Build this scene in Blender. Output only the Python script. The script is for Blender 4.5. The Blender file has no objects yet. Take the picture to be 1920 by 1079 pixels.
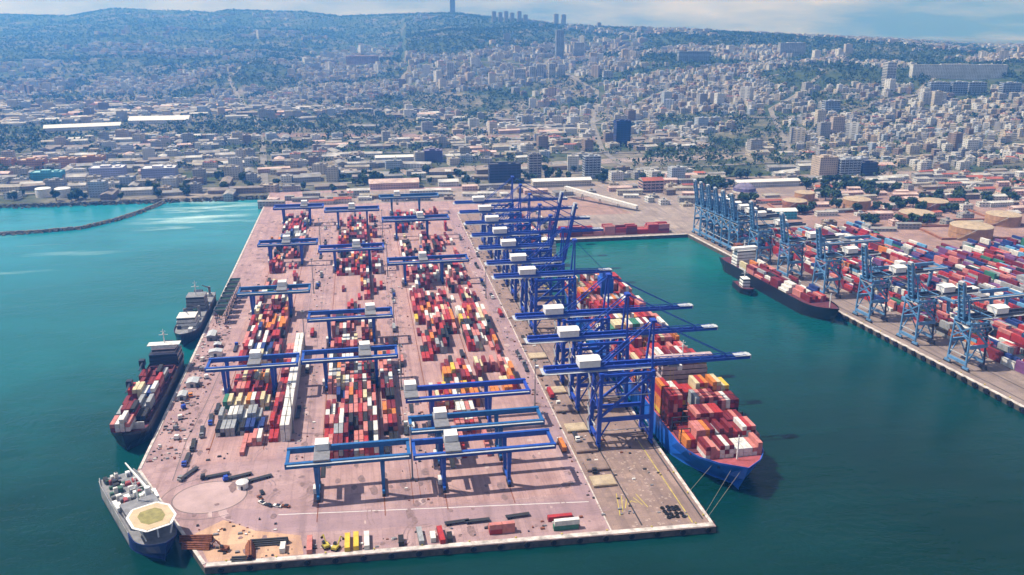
import bpy, math, random
import numpy as np
from mathutils import Matrix, Vector
random.seed(11)
R = math.radians
scene = bpy.context.scene
COL = scene.collection

# ------------------------------------------------------------------ camera, sky, sun, exposure
# world frame: X across the pier (to the right), Y along the pier away from the camera, Z up, metres
cam_d = bpy.data.cameras.new('camera'); cam = bpy.data.objects.new('camera', cam_d); COL.objects.link(cam)
cam.location = (0, 0, 235); cam.rotation_euler = (R(90-17.68), 0, R(-9.97))
cam_d.sensor_width = 36; cam_d.lens = 30.0; cam_d.clip_start = 1; cam_d.clip_end = 40000
scene.camera = cam
SUN_EL = 58
TO_SUN = Vector((-.96, .28, 0)).normalized()
world = bpy.data.worlds.new('World'); scene.world = world; world.use_nodes = True
nt = world.node_tree; nt.nodes.clear()
def N(t, kind, **kw):
    n = t.nodes.new(kind)
    for k, v in kw.items():
        if k in n.inputs: n.inputs[k].default_value = v
        else: setattr(n, k, v)
    return n
wo = N(nt, 'ShaderNodeOutputWorld'); bg = N(nt, 'ShaderNodeBackground', Strength=.05)
sky = N(nt, 'ShaderNodeTexSky', sky_type='NISHITA', sun_disc=False, sun_elevation=R(SUN_EL), altitude=0., air_density=1.0, dust_density=1.2, ozone_density=4.0)
sky.sun_rotation = math.atan2(TO_SUN.x, TO_SUN.y)
tc = N(nt, 'ShaderNodeTexCoord'); mp = N(nt, 'ShaderNodeMapping'); mp.inputs['Scale'].default_value = (4, 4, 22)
cn = N(nt, 'ShaderNodeTexNoise', Scale=1.0, Detail=6., Roughness=.6)
cr = N(nt, 'ShaderNodeValToRGB'); cr.color_ramp.elements[0].position = .37; cr.color_ramp.elements[1].position = .68
cr.color_ramp.elements[0].color = (0,0,0,1); cr.color_ramp.elements[1].color = (.62,.62,.62,1)
mxc = N(nt, 'ShaderNodeMix', data_type='RGBA'); mxc.inputs[7].default_value = (19., 18.4, 20., 1)
nt.links.new(tc.outputs['Generated'], mp.inputs[0]); nt.links.new(mp.outputs[0], cn.inputs['Vector']); nt.links.new(cn.outputs[0], cr.inputs[0])
nt.links.new(cr.outputs[0], mxc.inputs[0]); nt.links.new(sky.outputs[0], mxc.inputs[6])
nt.links.new(mxc.outputs[2], bg.inputs[0]); nt.links.new(bg.outputs[0], wo.inputs[0])
sun_d = bpy.data.lights.new('sun', 'SUN'); sun_d.energy = 5.0; sun_d.angle = R(.53); sun_d.color = (1, .95, .88)
sun = bpy.data.objects.new('sun', sun_d); COL.objects.link(sun); sun.location = (-300, 300, 900)
sd = TO_SUN*math.cos(R(SUN_EL)) + Vector((0, 0, math.sin(R(SUN_EL))))
sun.rotation_euler = sd.to_track_quat('Z', 'Y').to_euler()
scene.view_settings.view_transform = 'Standard'; scene.view_settings.look = 'None'
scene.view_settings.exposure = .42; scene.view_settings.gamma = 1; scene.view_settings.use_curve_mapping = False
cy = scene.cycles
cy.max_bounces = 5; cy.diffuse_bounces = 1; cy.glossy_bounces = 2; cy.transmission_bounces = 2; cy.volume_bounces = 1
cy.use_denoising = True; cy.use_adaptive_sampling = True; cy.adaptive_threshold = .02
HAZE_DENSITY = 2.0e-4

# ------------------------------------------------------------------ materials
MATS = {}
def mat(name, col, rough=.7, var=.25, scale=.5, metal=0., spec=.3, col2=None, detail=4.):
    """plain painted or mineral surface: a base colour mottled by noise"""
    if name in MATS: return MATS[name]
    m = bpy.data.materials.new(name); m.use_nodes = True; t = m.node_tree; b = t.nodes['Principled BSDF']
    b.inputs['Roughness'].default_value = rough; b.inputs['Metallic'].default_value = metal; b.inputs['Specular IOR Level'].default_value = spec
    g = N(t, 'ShaderNodeNewGeometry'); n = N(t, 'ShaderNodeTexNoise', Scale=scale, Detail=detail, Roughness=.6)
    t.links.new(g.outputs['Position'], n.inputs['Vector'])
    r = N(t, 'ShaderNodeValToRGB'); r.color_ramp.elements[0].position = .32; r.color_ramp.elements[1].position = .68
    c2 = col2 or tuple(c*(1-var) for c in col)
    r.color_ramp.elements[0].color = (*c2, 1); r.color_ramp.elements[1].color = (*[min(1, c*(1+var*.3)) for c in col], 1)
    t.links.new(n.outputs[0], r.inputs[0]); t.links.new(r.outputs[0], b.inputs['Base Color'])
    MATS[name] = m; return m
def noise_chain(t, scale, lo, hi, detail=5., vec=None, stretch=None):
    n = N(t, 'ShaderNodeTexNoise', Scale=scale, Detail=detail, Roughness=.6)
    v = vec
    if v is None:
        g = N(t, 'ShaderNodeNewGeometry'); v = g.outputs['Position']
    if stretch:
        mm = N(t, 'ShaderNodeMapping'); mm.inputs['Scale'].default_value = stretch; t.links.new(v, mm.inputs[0]); v = mm.outputs[0]
    t.links.new(v, n.inputs['Vector'])
    r = N(t, 'ShaderNodeMapRange', clamp=True); r.inputs[1].default_value = lo; r.inputs[2].default_value = hi
    t.links.new(n.outputs[0], r.inputs[0]); return r.outputs[0]
def mixc(t, fac, a, b):
    m = N(t, 'ShaderNodeMix', data_type='RGBA')
    if isinstance(fac, float): m.inputs[0].default_value = fac
    else: t.links.new(fac, m.inputs[0])
    for i, c in ((6, a), (7, b)):
        if isinstance(c, tuple): m.inputs[i].default_value = (*c[:3], 1)
        else: t.links.new(c, m.inputs[i])
    return m.outputs[2]
def mth(t, op, a, b=0., clamp=False):
    m = N(t, 'ShaderNodeMath', operation=op, use_clamp=clamp)
    for i, c in ((0, a), (1, b)):
        if isinstance(c, (int, float)): m.inputs[i].default_value = c
        else: t.links.new(c, m.inputs[i])
    return m.outputs[0]
def maprange(t, x, a, b, c=0., d=1.):
    r = N(t, 'ShaderNodeMapRange', clamp=True)
    for i, q in ((1, a), (2, b), (3, c), (4, d)): r.inputs[i].default_value = q
    t.links.new(x, r.inputs[0]); return r.outputs[0]
def new_mat(name, rough=.85, spec=.25):
    m = bpy.data.materials.new(name); m.use_nodes = True; t = m.node_tree; b = t.nodes['Principled BSDF']
    b.inputs['Roughness'].default_value = rough; b.inputs['Specular IOR Level'].default_value = spec
    MATS[name] = m; return m, t, b
def pos(t):
    g = N(t, 'ShaderNodeNewGeometry'); s = N(t, 'ShaderNodeSeparateXYZ'); t.links.new(g.outputs['Position'], s.inputs[0])
    return g.outputs['Position'], s.outputs[0], s.outputs[1], s.outputs[2], g

def paving(name, c1, c2, c3, joints=(7.5, 5.), stain=.6):
    m, t, b = new_mat(name, .9, .2)
    P, x, y, z, g = pos(t)
    base = mixc(t, noise_chain(t, .035, .35, .65, vec=P), c1, c2)
    base = mixc(t, mth(t, 'MULTIPLY', noise_chain(t, .11, .52, .74, vec=P, detail=7.), stain), base, c3)
    # tyre-darkened lanes along the pier
    base = mixc(t, mth(t, 'MULTIPLY', noise_chain(t, 1., .48, .68, vec=P, stretch=(.22, .012, .1)), .6), base, c3)
    base = mixc(t, mth(t, 'MULTIPLY', noise_chain(t, .6, .60, .72, vec=P, detail=3.), .55), base, tuple(c*.55 for c in c3))
    k = N(t, 'ShaderNodeTexBrick', Scale=1.); k.inputs['Mortar Size'].default_value = .09; k.inputs['Brick Width'].default_value = joints[0]; k.inputs['Row Height'].default_value = joints[1]
    k.inputs['Color1'].default_value = (0,0,0,1); k.inputs['Color2'].default_value = (.34,.34,.34,1); k.inputs['Mortar'].default_value = (.62,.62,.62,1); k.offset = 0.
    t.links.new(P, k.inputs['Vector'])
    base = mixc(t, k.outputs[0], base, c3)
    t.links.new(base, b.inputs['Base Color']); return m
paving('concrete_pink', (.405,.275,.275), (.315,.205,.215), (.195,.125,.13), stain=.8)
paving('road_pink', (.34,.23,.25), (.285,.19,.21), (.19,.13,.145), (30., 5.), .35)
paving('yard_slab', (.42,.275,.265), (.335,.205,.205), (.20,.12,.12), (2.9, 13.), .5)
paving('apron_brown', (.31,.215,.185), (.23,.16,.145), (.13,.095,.09), (4.2, 4.2), .7)
paving('right_apron', (.30,.235,.215), (.22,.17,.16), (.12,.095,.09), (8., 8.), .6)
paving('lot_pale', (.34,.28,.255), (.25,.20,.19), (.14,.115,.11), (9., 9.), .7)
paving('lot_pink', (.36,.235,.21), (.27,.17,.155), (.14,.10,.09), (9., 9.), .5)
paving('sandy_lot', (.56,.36,.24), (.48,.29,.20), (.28,.17,.13), (9., 9.), .5)
mat('cope', (.56,.50,.47), .85, .5, .25)
mat('quay_wall', (.10,.085,.075), .9, .5, .4)
mat('rubber', (.012,.012,.013), .7, .2)
mat('rock', (.13,.115,.10), .95, .6, .6)
mat('mole_rock', (.20,.18,.16), .95, .5, .6)
mat('yellow_paint', (.50,.40,.06), .7, .4, .3)
mat('white_paint', (.72,.71,.70), .5, .15)
mat('white_dirty', (.66,.64,.62), .6, .3, .6)
mat('crane_blue', (.016,.06,.40), .45, .25, .3, spec=.4)
mat('rmg_blue', (.012,.07,.36), .45, .3, .25, spec=.4)
mat('rmg_teal', (.014,.11,.32), .45, .3, .25, spec=.4)
mat('crane_sky', (.10,.24,.44), .45, .25, .3, spec=.4)
mat('walkway_grey', (.42,.44,.47), .6, .2)
mat('steel_dark', (.035,.035,.04), .5, .3)
mat('steel_grey', (.20,.20,.22), .5, .3)
mat('glass', (.015,.02,.03), .12, .1, spec=.6)
mat("hull_blue", (.014,.11,.52), .4, .2, .1, spec=.5)
mat('hull_black', (.012,.011,.013), .45, .3, .1, spec=.5)
mat('hull_navy', (.02,.025,.05), .45, .3, .1, spec=.5)
mat('hull_grey', (.30,.30,.31), .5, .5, .25, spec=.4)
mat('hull_royal', (.013,.03,.15), .45, .3, .2, spec=.4)
mat('boot_red', (.20,.02,.02), .6, .3)
mat('deck_red', (.34,.08,.09), .8, .35, .3)
mat('deck_maroon', (.12,.03,.045), .8, .5, .3)
mat('deck_green', (.06,.13,.10), .8, .4, .3)
mat('deck_grey', (.22,.22,.24), .8, .35, .3)
mat('ship_white', (.74,.74,.73), .45, .15)
mat('deck_tan', (.50,.38,.25), .8, .2, .3)
mat('deck_olive', (.26,.23,.09), .8, .3, .4)
mat('rust', (.22,.075,.04), .85, .5, .8)
mat('bridge_pink', (.46,.35,.36), .6, .3, .4)
mat('rope', (.22,.20,.17), .9)
mat('hatch_tan', (.42,.33,.23), .8, .3, .3)
mat('orange', (.62,.20,.03), .6, .2)
mat('trunk', (.09,.06,.04), .9)
CC = {'red': (.38,.032,.035), 'dark red': (.17,.018,.025), 'salmon': (.52,.19,.17), 'orange': (.58,.19,.04), 'white': (.66,.64,.61), 'cream': (.58,.49,.31),
      'grey': (.30,.31,.33), 'navy': (.02,.04,.17), 'green': (.04,.17,.11), 'yellow': (.66,.44,.05), 'black': (.022,.02,.022), 'sky blue': (.13,.33,.55), 'purple': (.17,.07,.19)}
CM = {k: mat('container_'+k.replace(' ', '_'), c, .55, .28, .35, spec=.35) for k, c in CC.items()}

# ------------------------------------------------------------------ mesh builder
class MB:
    def __init__(s): s.v = []; s.f = []; s.m = []
    def add(s, vs, fs, mi=0):
        o = len(s.v); s.v += [tuple(q) for q in vs]; s.f += [tuple(i+o for i in q) for q in fs]; s.m += [mi]*len(fs); return s
    def box(s, x0, x1, y0, y1, z0, z1, mi=0):
        return s.add([(x0,y0,z0),(x1,y0,z0),(x1,y1,z0),(x0,y1,z0),(x0,y0,z1),(x1,y0,z1),(x1,y1,z1),(x0,y1,z1)],
                     [(3,2,1,0),(4,5,6,7),(0,1,5,4),(1,2,6,5),(2,3,7,6),(3,0,4,7)], mi)
    def bar(s, p, q, w, h=None, w2=None, h2=None, mi=0):
        p, q = Vector(p), Vector(q); h = h or w; w2 = w2 or w; h2 = h2 or h
        d = (q-p).normalized(); up = Vector((0,0,1)) if abs(d.z) < .95 else Vector((0,1,0))
        a = d.cross(up).normalized(); b = a.cross(d).normalized()
        vs = [p+a*sx*w/2+b*sy*h/2 for sx, sy in ((-1,-1),(1,-1),(1,1),(-1,1))] + [q+a*sx*w2/2+b*sy*h2/2 for sx, sy in ((-1,-1),(1,-1),(1,1),(-1,1))]
        return s.add(vs, [(3,2,1,0),(4,5,6,7),(0,1,5,4),(1,2,6,5),(2,3,7,6),(3,0,4,7)], mi)
    def cyl(s, c, r, z0, z1, n=12, r2=None, mi=0, dome=0):
        r2 = r if r2 is None else r2; vs = []
        for k in range(n):
            a = 2*math.pi*k/n; vs += [(c[0]+r*math.cos(a), c[1]+r*math.sin(a), z0), (c[0]+r2*math.cos(a), c[1]+r2*math.sin(a), z1)]
        vs += [(c[0], c[1], z1+dome)]
        fs = [(2*k, (2*k+2) % (2*n), (2*k+3) % (2*n), 2*k+1) for k in range(n)] + [(2*k+1, (2*k+3) % (2*n), 2*n) for k in range(n)]
        return s.add(vs, fs, mi)
    def prism(s, poly, z0, z1, mi=0, side=None):
        n = len(poly); vs = [(x,y,z0) for x, y in poly] + [(x,y,z1) for x, y in poly]
        s.add(vs, [tuple(range(n, 2*n))], mi); o = len(s.v)-2*n
        for k in range(n): s.f.append((o+k, o+(k+1) % n, o+n+(k+1) % n, o+n+k)); s.m.append(mi if side is None else side)
        return s
    def mesh(s, name, mats):
        me = bpy.data.meshes.new(name); me.from_pydata(s.v, [], s.f)
        for q in (mats if isinstance(mats, (list, tuple)) else [mats]): me.materials.append(MATS[q] if isinstance(q, str) else q)
        if any(s.m): me.polygons.foreach_set('material_index', s.m)
        me.update(); return me
    def obj(s, name, mats, parent=None): return link(name, s.mesh(name, mats), parent)
def link(name, data, parent=None):
    o = bpy.data.objects.new(name, data); COL.objects.link(o); o.parent = parent; return o
def tag(o, label=None, cat=None, group=None, kind=None):
    for k, q in (('label', label), ('category', cat), ('group', group), ('kind', kind)):
        if q: o[k] = q
    return o
def thing(name, label, cat, loc=(0,0,0), rz=0., group=None):
    o = link(name, None); o.location = loc; o.rotation_euler = (0,0,rz); o.empty_display_size = 1; return tag(o, label, cat, group)
KIDS = {}
def copy_tree(root, label=None, loc=None, rz=None, parent=None, kids=None):
    c = root.copy(); COL.objects.link(c)
    if parent is not None: c.parent = parent
    for k in ([q for q in list(root.children)]): copy_tree(k, parent=c)
    if label: c['label'] = label
    if loc is not None: c.location = loc
    if rz is not None: c.rotation_euler = (0,0,rz)
    return c
ONES = ['', 'first','second','third','fourth','fifth','sixth','seventh','eighth','ninth','tenth','eleventh','twelfth','thirteenth','fourteenth','fifteenth','sixteenth','seventeenth','eighteenth','nineteenth']
TENS = {2: ('twentieth','twenty'), 3: ('thirtieth','thirty'), 4: ('fortieth','forty'), 5: ('fiftieth','fifty'), 6: ('sixtieth','sixty')}
def ordn(n):
    if n < 20: return ONES[n]
    a, b = divmod(n, 10); return TENS[a][0] if b == 0 else TENS[a][1]+'-'+ONES[b]
def smooth(o):
    o.data.polygons.foreach_set('use_smooth', [True]*len(o.data.polygons)); return o

# ------------------------------------------------------------------ land form
CS, SN = .9849, .1731
SKX = np.array([-500,0,60,130,210,300,400,430,570,640,780,850,900,1000,1060,1200,1280,1440,1600,1700,1790,1850,1920,2500.])
SKY = np.array([25,27,29,30,17,19,24,19,22,31,26,24,30,41,48,54,56,64,72,79,89,96,94,110.])
SKA = (SKX-960)/1679.
def rnd2(i, j, s):
    n = np.sin(i*127.1+j*311.7+s*74.7)*43758.5453
    return n-np.floor(n)
def vnoise(x, y, s=0):
    i, j = np.floor(x), np.floor(y); fx, fy = x-i, y-j
    fx, fy = fx*fx*(3-2*fx), fy*fy*(3-2*fy)
    return (rnd2(i,j,s)*(1-fx)+rnd2(i+1,j,s)*fx)*(1-fy)+(rnd2(i,j+1,s)*(1-fx)+rnd2(i+1,j+1,s)*fx)*fy
def polar(u, v):
    xc, yc = u*CS-v*SN, u*SN+v*CS
    return xc, yc, np.hypot(xc,yc), xc/np.maximum(yc,1.)
def hgt(u, v):
    """height of the land (m): flat harbour plain, then the slopes of the long ridge"""
    u, v = np.asarray(u,float), np.asarray(v,float)
    xc, yc, D, a = polar(u,v)
    px = a*1679+960
    Dr = np.interp(px,[-500,0,640,1000,1300,1920,2500],[7000,7000,6000,4700,3900,3050,2900])
    D0 = np.interp(px,[0,640,1000,1400,1920],[2900,2350,2000,1680,1450])
    hr = 228-(np.interp(a,SKA,SKY)-30)/1763*Dr
    t = (D-D0)/(Dr-D0)
    tc = np.clip(t,0,1)
    prof = np.where(t<1, 1.25*tc-.25*tc*tc*tc, 1-.25*(t-1))
    prof = np.where(px<760, prof*np.interp(tc,[0,.45,.75,1],[.55,.62,.75,1]), prof)
    n = (vnoise(u/420,v/420,1)-.5)*46+(vnoise(u/170,v/170,2)-.5)*12
    w = np.clip(tc*5,0,1)*np.clip((1.02-tc)*4,0,1)
    return hr*prof*np.clip(t*20,0,1)**1+n*w - .3

# ------------------------------------------------------------------ the sea
def water():
    m, t, b = new_mat('water', .2, .13)
    P, x, y, z, g = pos(t)
    # turquoise shallows to deep green, with sun scatter and sky reflection painted in
    wob = mth(t, 'MULTIPLY', mth(t, 'SUBTRACT', noise_chain(t, .004, .3, .7, vec=P), .5), 260.)
    yy = mth(t, 'ADD', y, wob)
    left = maprange(t, yy, 300., 1130.)
    cl = N(t, 'ShaderNodeValToRGB'); e = cl.color_ramp.elements
    e[0].position = 0.; e[0].color = (.0010,.022,.017,1); e[1].position = 1.; e[1].color = (.014,.215,.27,1)
    for p_, c_ in ((.20, (.0016,.045,.044,1)), (.45, (.003,.105,.115,1)), (.75, (.006,.145,.175,1))):
        q = e.new(p_); q.color = c_
    t.links.new(left, cl.inputs[0])
    right = maprange(t, yy, 300., 900.)
    cr_ = N(t, 'ShaderNodeValToRGB'); e = cr_.color_ramp.elements
    e[0].position = 0.; e[0].color = (.0010,.019,.015,1); e[1].position = 1.; e[1].color = (.004,.115,.108,1)
    for p_, c_ in ((.3, (.0010,.030,.027,1)), (.6, (.0018,.058,.062,1)), (.8, (.0025,.082,.08,1))):
        q = e.new(p_); q.color = c_
    t.links.new(right, cr_.inputs[0])
    col = mixc(t, maprange(t, x, -140., 160.), cl.outputs[0], cr_.outputs[0])
    wind = noise_chain(t, 1., .40, .62, vec=P, stretch=(.006, .016, .1), detail=6.)
    col = mixc(t, mth(t, 'MULTIPLY', wind, .22), col, (.004,.055,.06))
    # foam streaks off the outfall by the mole
    dx = mth(t, 'DIVIDE', mth(t, 'SUBTRACT', x, -205.), 95.); dy = mth(t, 'DIVIDE', mth(t, 'SUBTRACT', y, 1120.), 130.)
    rr = mth(t, 'ADD', mth(t, 'MULTIPLY', dx, dx), mth(t, 'MULTIPLY', dy, dy))
    near = maprange(t, rr, 1.0, .05)
    foam = mth(t, 'MULTIPLY', noise_chain(t, 1., .50, .72, vec=P, stretch=(.012, .05, .1), detail=8.), near)
    dx2 = mth(t, 'DIVIDE', mth(t, 'SUBTRACT', x, -330.), 180.); dy2 = mth(t, 'DIVIDE', mth(t, 'SUBTRACT', y, 930.), 190.)
    near2 = maprange(t, mth(t, 'ADD', mth(t, 'MULTIPLY', dx2, dx2), mth(t, 'MULTIPLY', dy2, dy2)), 1., .1)
    foam2 = mth(t, 'MULTIPLY', mth(t, 'MULTIPLY', noise_chain(t, 1., .57, .75, vec=P, stretch=(.006, .035, .1), detail=8.), near2), .45)
    col = mixc(t, mth(t, 'MAXIMUM', foam, foam2), col, (.42,.60,.60))
    t.links.new(col, b.inputs['Base Color'])
    bp = N(t, 'ShaderNodeBump', Strength=.7, Distance=.7)
    w1 = N(t, 'ShaderNodeTexNoise', Scale=.16, Detail=6., Roughness=.65); t.links.new(P, w1.inputs['Vector'])
    w2 = N(t, 'ShaderNodeTexNoise', Scale=1., Detail=4., Roughness=.6); wm = N(t, 'ShaderNodeMapping'); wm.inputs['Scale'].default_value = (.035, .075, .1); wm.inputs['Rotation'].default_value = (0, 0, .5); t.links.new(P, wm.inputs[0]); t.links.new(wm.outputs[0], w2.inputs['Vector'])
    hsum = mth(t, 'ADD', mth(t, 'MULTIPLY', w1.outputs[0], wind), mth(t, 'MULTIPLY', w2.outputs[0], 1.0))
    t.links.new(hsum, bp.inputs['Height']); t.links.new(bp.outputs[0], b.inputs['Normal'])
    return m
water()
ZW = -3.5
tag(MB().add([(-7500,-900,ZW),(7500,-900,ZW),(7500,1400,ZW),(-7500,1400,ZW)], [(0,1,2,3)]).obj('sea', 'water'), kind='structure')

# ------------------------------------------------------------------ the land behind: one sheet to the ridge
def land_mat():
    m, t, b = new_mat('land', .95, .1)
    P, x, y, z, g = pos(t)
    dry = mixc(t, noise_chain(t, .02, .35, .65, vec=P), (.17,.145,.125), (.29,.25,.22))
    dry = mixc(t, noise_chain(t, .09, .45, .7, vec=P), dry, (.09,.08,.07))
    green = mixc(t, noise_chain(t, .05, .35, .65, vec=P), (.030,.050,.026), (.060,.080,.040))
    f = mth(t, 'ADD', noise_chain(t, .006, .36, .60, vec=P), mth(t, 'MULTIPLY', maprange(t, z, 5., 90.), .45), True)
    t.links.new(mixc(t, f, dry, green), b.inputs['Base Color'])
land_mat()
gu = np.concatenate([np.linspace(-7000,-1600,70), np.linspace(-1560,3200,150), np.linspace(3260,8500,50)])
gv = np.concatenate([np.linspace(1189,3000,80), np.linspace(3030,5600,80), np.linspace(5660,9800,50)])
U, V = np.meshgrid(gu, gv); Z = hgt(U, V)
nv, nu = U.shape
pts = np.stack([U.ravel(), V.ravel(), Z.ravel()], 1)
pts = np.concatenate([pts, np.stack([gu, np.full(nu, 1186.), np.full(nu, -12.)], 1)])
idx = np.arange(nv*nu).reshape(nv, nu)
q = np.stack([idx[:-1,:-1], idx[:-1,1:], idx[1:,1:], idx[1:,:-1]], -1).reshape(-1, 4)
sk = np.arange(nu)+nv*nu
q = np.concatenate([q, np.stack([sk[:-1], sk[1:], idx[0,1:], idx[0,:-1]], -1)])
me = bpy.data.meshes.new('hillside'); me.from_pydata(pts.tolist(), [], q.tolist()); me.materials.append(MATS['land'])
tag(smooth(link('hillside', me)), kind='structure')

# ------------------------------------------------------------------ piers and quays
RQ0, RQ1 = Vector((357,886)), Vector((401,425)); RD = (RQ1-RQ0).normalized(); RN = Vector((-RD.y, RD.x)) # RN points inland (to +X)
if RN.x < 0: RN = -RN
RQ2 = RQ0+RD*900
def rq(s, t=0.): p_ = RQ0+RD*s+RN*t; return (p_.x, p_.y)
pier_poly = [(-79,344),(159,335),(159,886),(159,1215),(-129,1215),(-129,440)]
def slab(name, poly, mats, z=0.): return tag(MB().prism(poly, -11, z, 0, 1).obj(name, mats), kind='structure')
pier = slab('container_pier', pier_poly, ['concrete_pink','quay_wall'])
backq = slab('basin_head_quay', [(159.01,886),(357,886),(500,886),(500,1215),(159.01,1215)], ['lot_pale','quay_wall'])
rterm = slab('right_terminal', [rq(0)[:2], (RQ2.x,RQ2.y), (1500,RQ2.y), (1500,1215), (500.01,1215), (500.01,886)], ['right_apron','quay_wall'])
def sheet(name, poly, z, m): return tag(MB().add([(x,y,z) for x, y in poly], [tuple(range(len(poly)))]).obj(name, m), kind='structure')
sheet('quay_apron_pavement', [(108,336.5),(157.6,334.9),(157.6,1040),(113,1040)], .02, 'apron_brown')
for u0, u1, v0, v1 in ((-100,-56,440,1060), (-33,14,396,1060), (24,98,376,1060)):
    sheet('yard_pavement', [(u0,v0),(u1,v0),(u1,v1),(u0,v1)], .02, 'yard_slab')
sheet('end_road', [(-37,364),(107,355),(107,369),(-40,382),(-72,392),(-76,384),(-60,372)], .03, 'road_pink')
sheet('sandy_lot', [(-88,372),(-78,348),(-36,346.5),(-38,362),(-60,370),(-76,382)], .035, 'sandy_lot')
sheet('quay_road', [(99.5,372),(107.5,370),(112,1060),(99.5,1060)], .03, 'road_pink')
sheet('freight_lot', [(190,1000),(330,1000),(300,1110),(170,1110)], .03, 'lot_pink')
sheet('tank_farm_ground', [(480,800),(900,700),(1000,1100),(500,1060)], .03, 'lot_pink')
sheet('rail_yard_ground', [(-60,1120),(480,1100),(480,1200),(-60,1200)], .03, 'lot_pale')
def strip(name, path, w, z, m, parent=None, h=0.):
    b = MB()
    for (x0,y0), (x1,y1) in zip(path[:-1], path[1:]):
        d = Vector((x1-x0, y1-y0)).normalized(); n = Vector((-d.y, d.x))*w/2
        p4 = [(x0+n.x,y0+n.y),(x0-n.x,y0-n.y),(x1-n.x,y1-n.y),(x1+n.x,y1+n.y)]
        if h: b.prism([p4[1],p4[2],p4[3],p4[0]], z, z+h)
        else: b.add([(x,y,z) for x, y in (p4[1],p4[2],p4[3],p4[0])], [(0,1,2,3)])
    return b.obj(name, m, parent)
# cope stones along every quay edge (real kerbs)
strip('cope', [(-78.6,345.7),(158.2,336.8)], 3.0, 0, 'cope', pier, .35)
strip('cope', [(157.9,338),(157.9,1040)], 1.6, 0, 'cope', pier, .3)
strip('cope', [(-128,441),(-128,1190)], 1.6, 0, 'cope', pier, .3)
strip('cope', [(-79.5,346.6),(-127.7,439)], 1.6, 0, 'cope', pier, .3)
strip('cope', [(160.5,887.2),(356,887.2)], 3., 0, 'cope', backq, .4)
strip('cope', [rq(1,1.4), rq(640,1.4)], 2.6, 0, 'cope', rterm, .4)
fend = MB()
for k in range(10):
    a = 2*math.pi*k/10; a2 = 2*math.pi*(k+1)/10
    fend.bar((0, 1.15*math.cos(a), 1.15*math.sin(a)), (0, 1.15*math.cos(a2), 1.15*math.sin(a2)), .9, .6)
fend.box(-.5,-.1,-.5,.5,-1,1)
fend_me = fend.mesh('fender', 'rubber')
for k in range(40):
    s = 238+k*9.8; x, y = rq(s, -.55); o = link('fender', fend_me, rterm); o.location = (x, y, -1.3); o.rotation_euler.z = math.atan2(RD.y, RD.x)+math.pi/2; o.scale = (1.3,1.7,1.3)
for k in range(40):
    o = link('fender', fend_me, pier); o.location = (159.5, 340+k*13, -1.4)
for k in range(19):
    o = link('fender', fend_me, pier); o.location = (-72+k*12.6, 343.3-k*12.6*9/238, -1.4); o.rotation_euler.z = math.pi/2
boll = MB().cyl((0,0), .32, 0, .55, 8, .26).cyl((0,0), .5, .55, .8, 8, .42, dome=.1).mesh('bollard', 'yellow_paint')
for k in range(26):
    o = link('bollard', boll, pier); o.location = (156.4, 345+k*21, .02)
for k in range(11):
    o = link('bollard', boll, pier); o.location = (-70+k*22, 347-k*22*9/238, .02)
for k in range(30):
    o = link('bollard', boll, rterm); x, y = rq(8+k*21, 3.6); o.location = (x, y, .02)
# crane and gantry rails
def rail(u, v0, v1, w=.7, m='steel_dark', h=.06): tag(MB().box(u-w/2,u+w/2,v0,v1,.03,.03+h).obj('crane_rail', m), kind='structure')
for u in (-94,-64,-31,2,33,67): rail(u, 372 if u > -40 else 452, 1062, .5, 'rust')
for u in (124,155): rail(u, 342, 1040)
for s_ in (9., 24.): strip('crane_rail', [rq(4,s_), rq(640,s_)], .6, .03, 'steel_dark', None, .06)['kind'] = 'structure'
# painted lines, roundabout, yellow markings
def ring(cx, cy_, rx, ry, w, z, n=48, a0=0., a1=2*math.pi):
    b = MB()
    for k in range(n):
        t0, t1 = a0+(a1-a0)*k/n, a0+(a1-a0)*(k+1)/n
        p4 = [(cx+(rx+d)*math.cos(t), cy_+(ry+d)*math.sin(t), z) for t, d in ((t0,0),(t0,w),(t1,w),(t1,0))]
        b.add(p4, [(0,1,2,3)])
    return b
mat('asphalt_grey', (.40,.285,.285), .9, .2, .1)
mat('kerb_line', (.17,.125,.125), .9, .2, .2)
tag(MB().add([(-86+18*math.cos(k*.131),405+15*math.sin(k*.131),.025) for k in range(48)], [tuple(range(48))]).obj('roundabout', 'asphalt_grey'), kind='structure')
tag(ring(-86,405,18,15,.7,.03).obj('roundabout_kerb', 'kerb_line'), kind='structure')
tag(ring(-86,405,24,20.5,.5,.03,40,1.2,5.2).obj('lane_line', 'kerb_line'), kind='structure')
tag(ring(-62,392,14,10,4.,.028,24,3.2,5.6).obj('slip_road', 'asphalt_grey'), kind='structure')
strip('lane_line', [(-108,425),(-109,470),(-106,520),(-104,600)], .6, .03, 'kerb_line')['kind'] = 'structure'
strip('lane_line', [(-102,430),(-103,470),(-101,520)], .5, .03, 'kerb_line')['kind'] = 'structure'
strip('lane_line', [(-50,382),(104,367)], .4, .05, 'white_paint')['kind'] = 'structure'
for u in (16.5, 20.5): strip('lane_line', [(u,380),(u,1050)], .3, .04, 'rust')['kind'] = 'structure'
for u in (-50.5,-40.5): strip('lane_line', [(u,430),(u,1050)], .3, .04, 'kerb_line')['kind'] = 'structure'
strip('lane_line', [(108,338),(113,1035)], .7, .05, 'cope')['kind'] = 'structure'
for k in range(7):
    strip('quay_marking', [(116+k*2.3,352+k*3),(120+k*2.0,372-k*2.5)], .4, .05, 'yellow_paint')['kind'] = 'structure'
strip('quay_marking', [(149,340),(149,425)], .5, .05, 'yellow_paint')['kind'] = 'structure'
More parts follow.
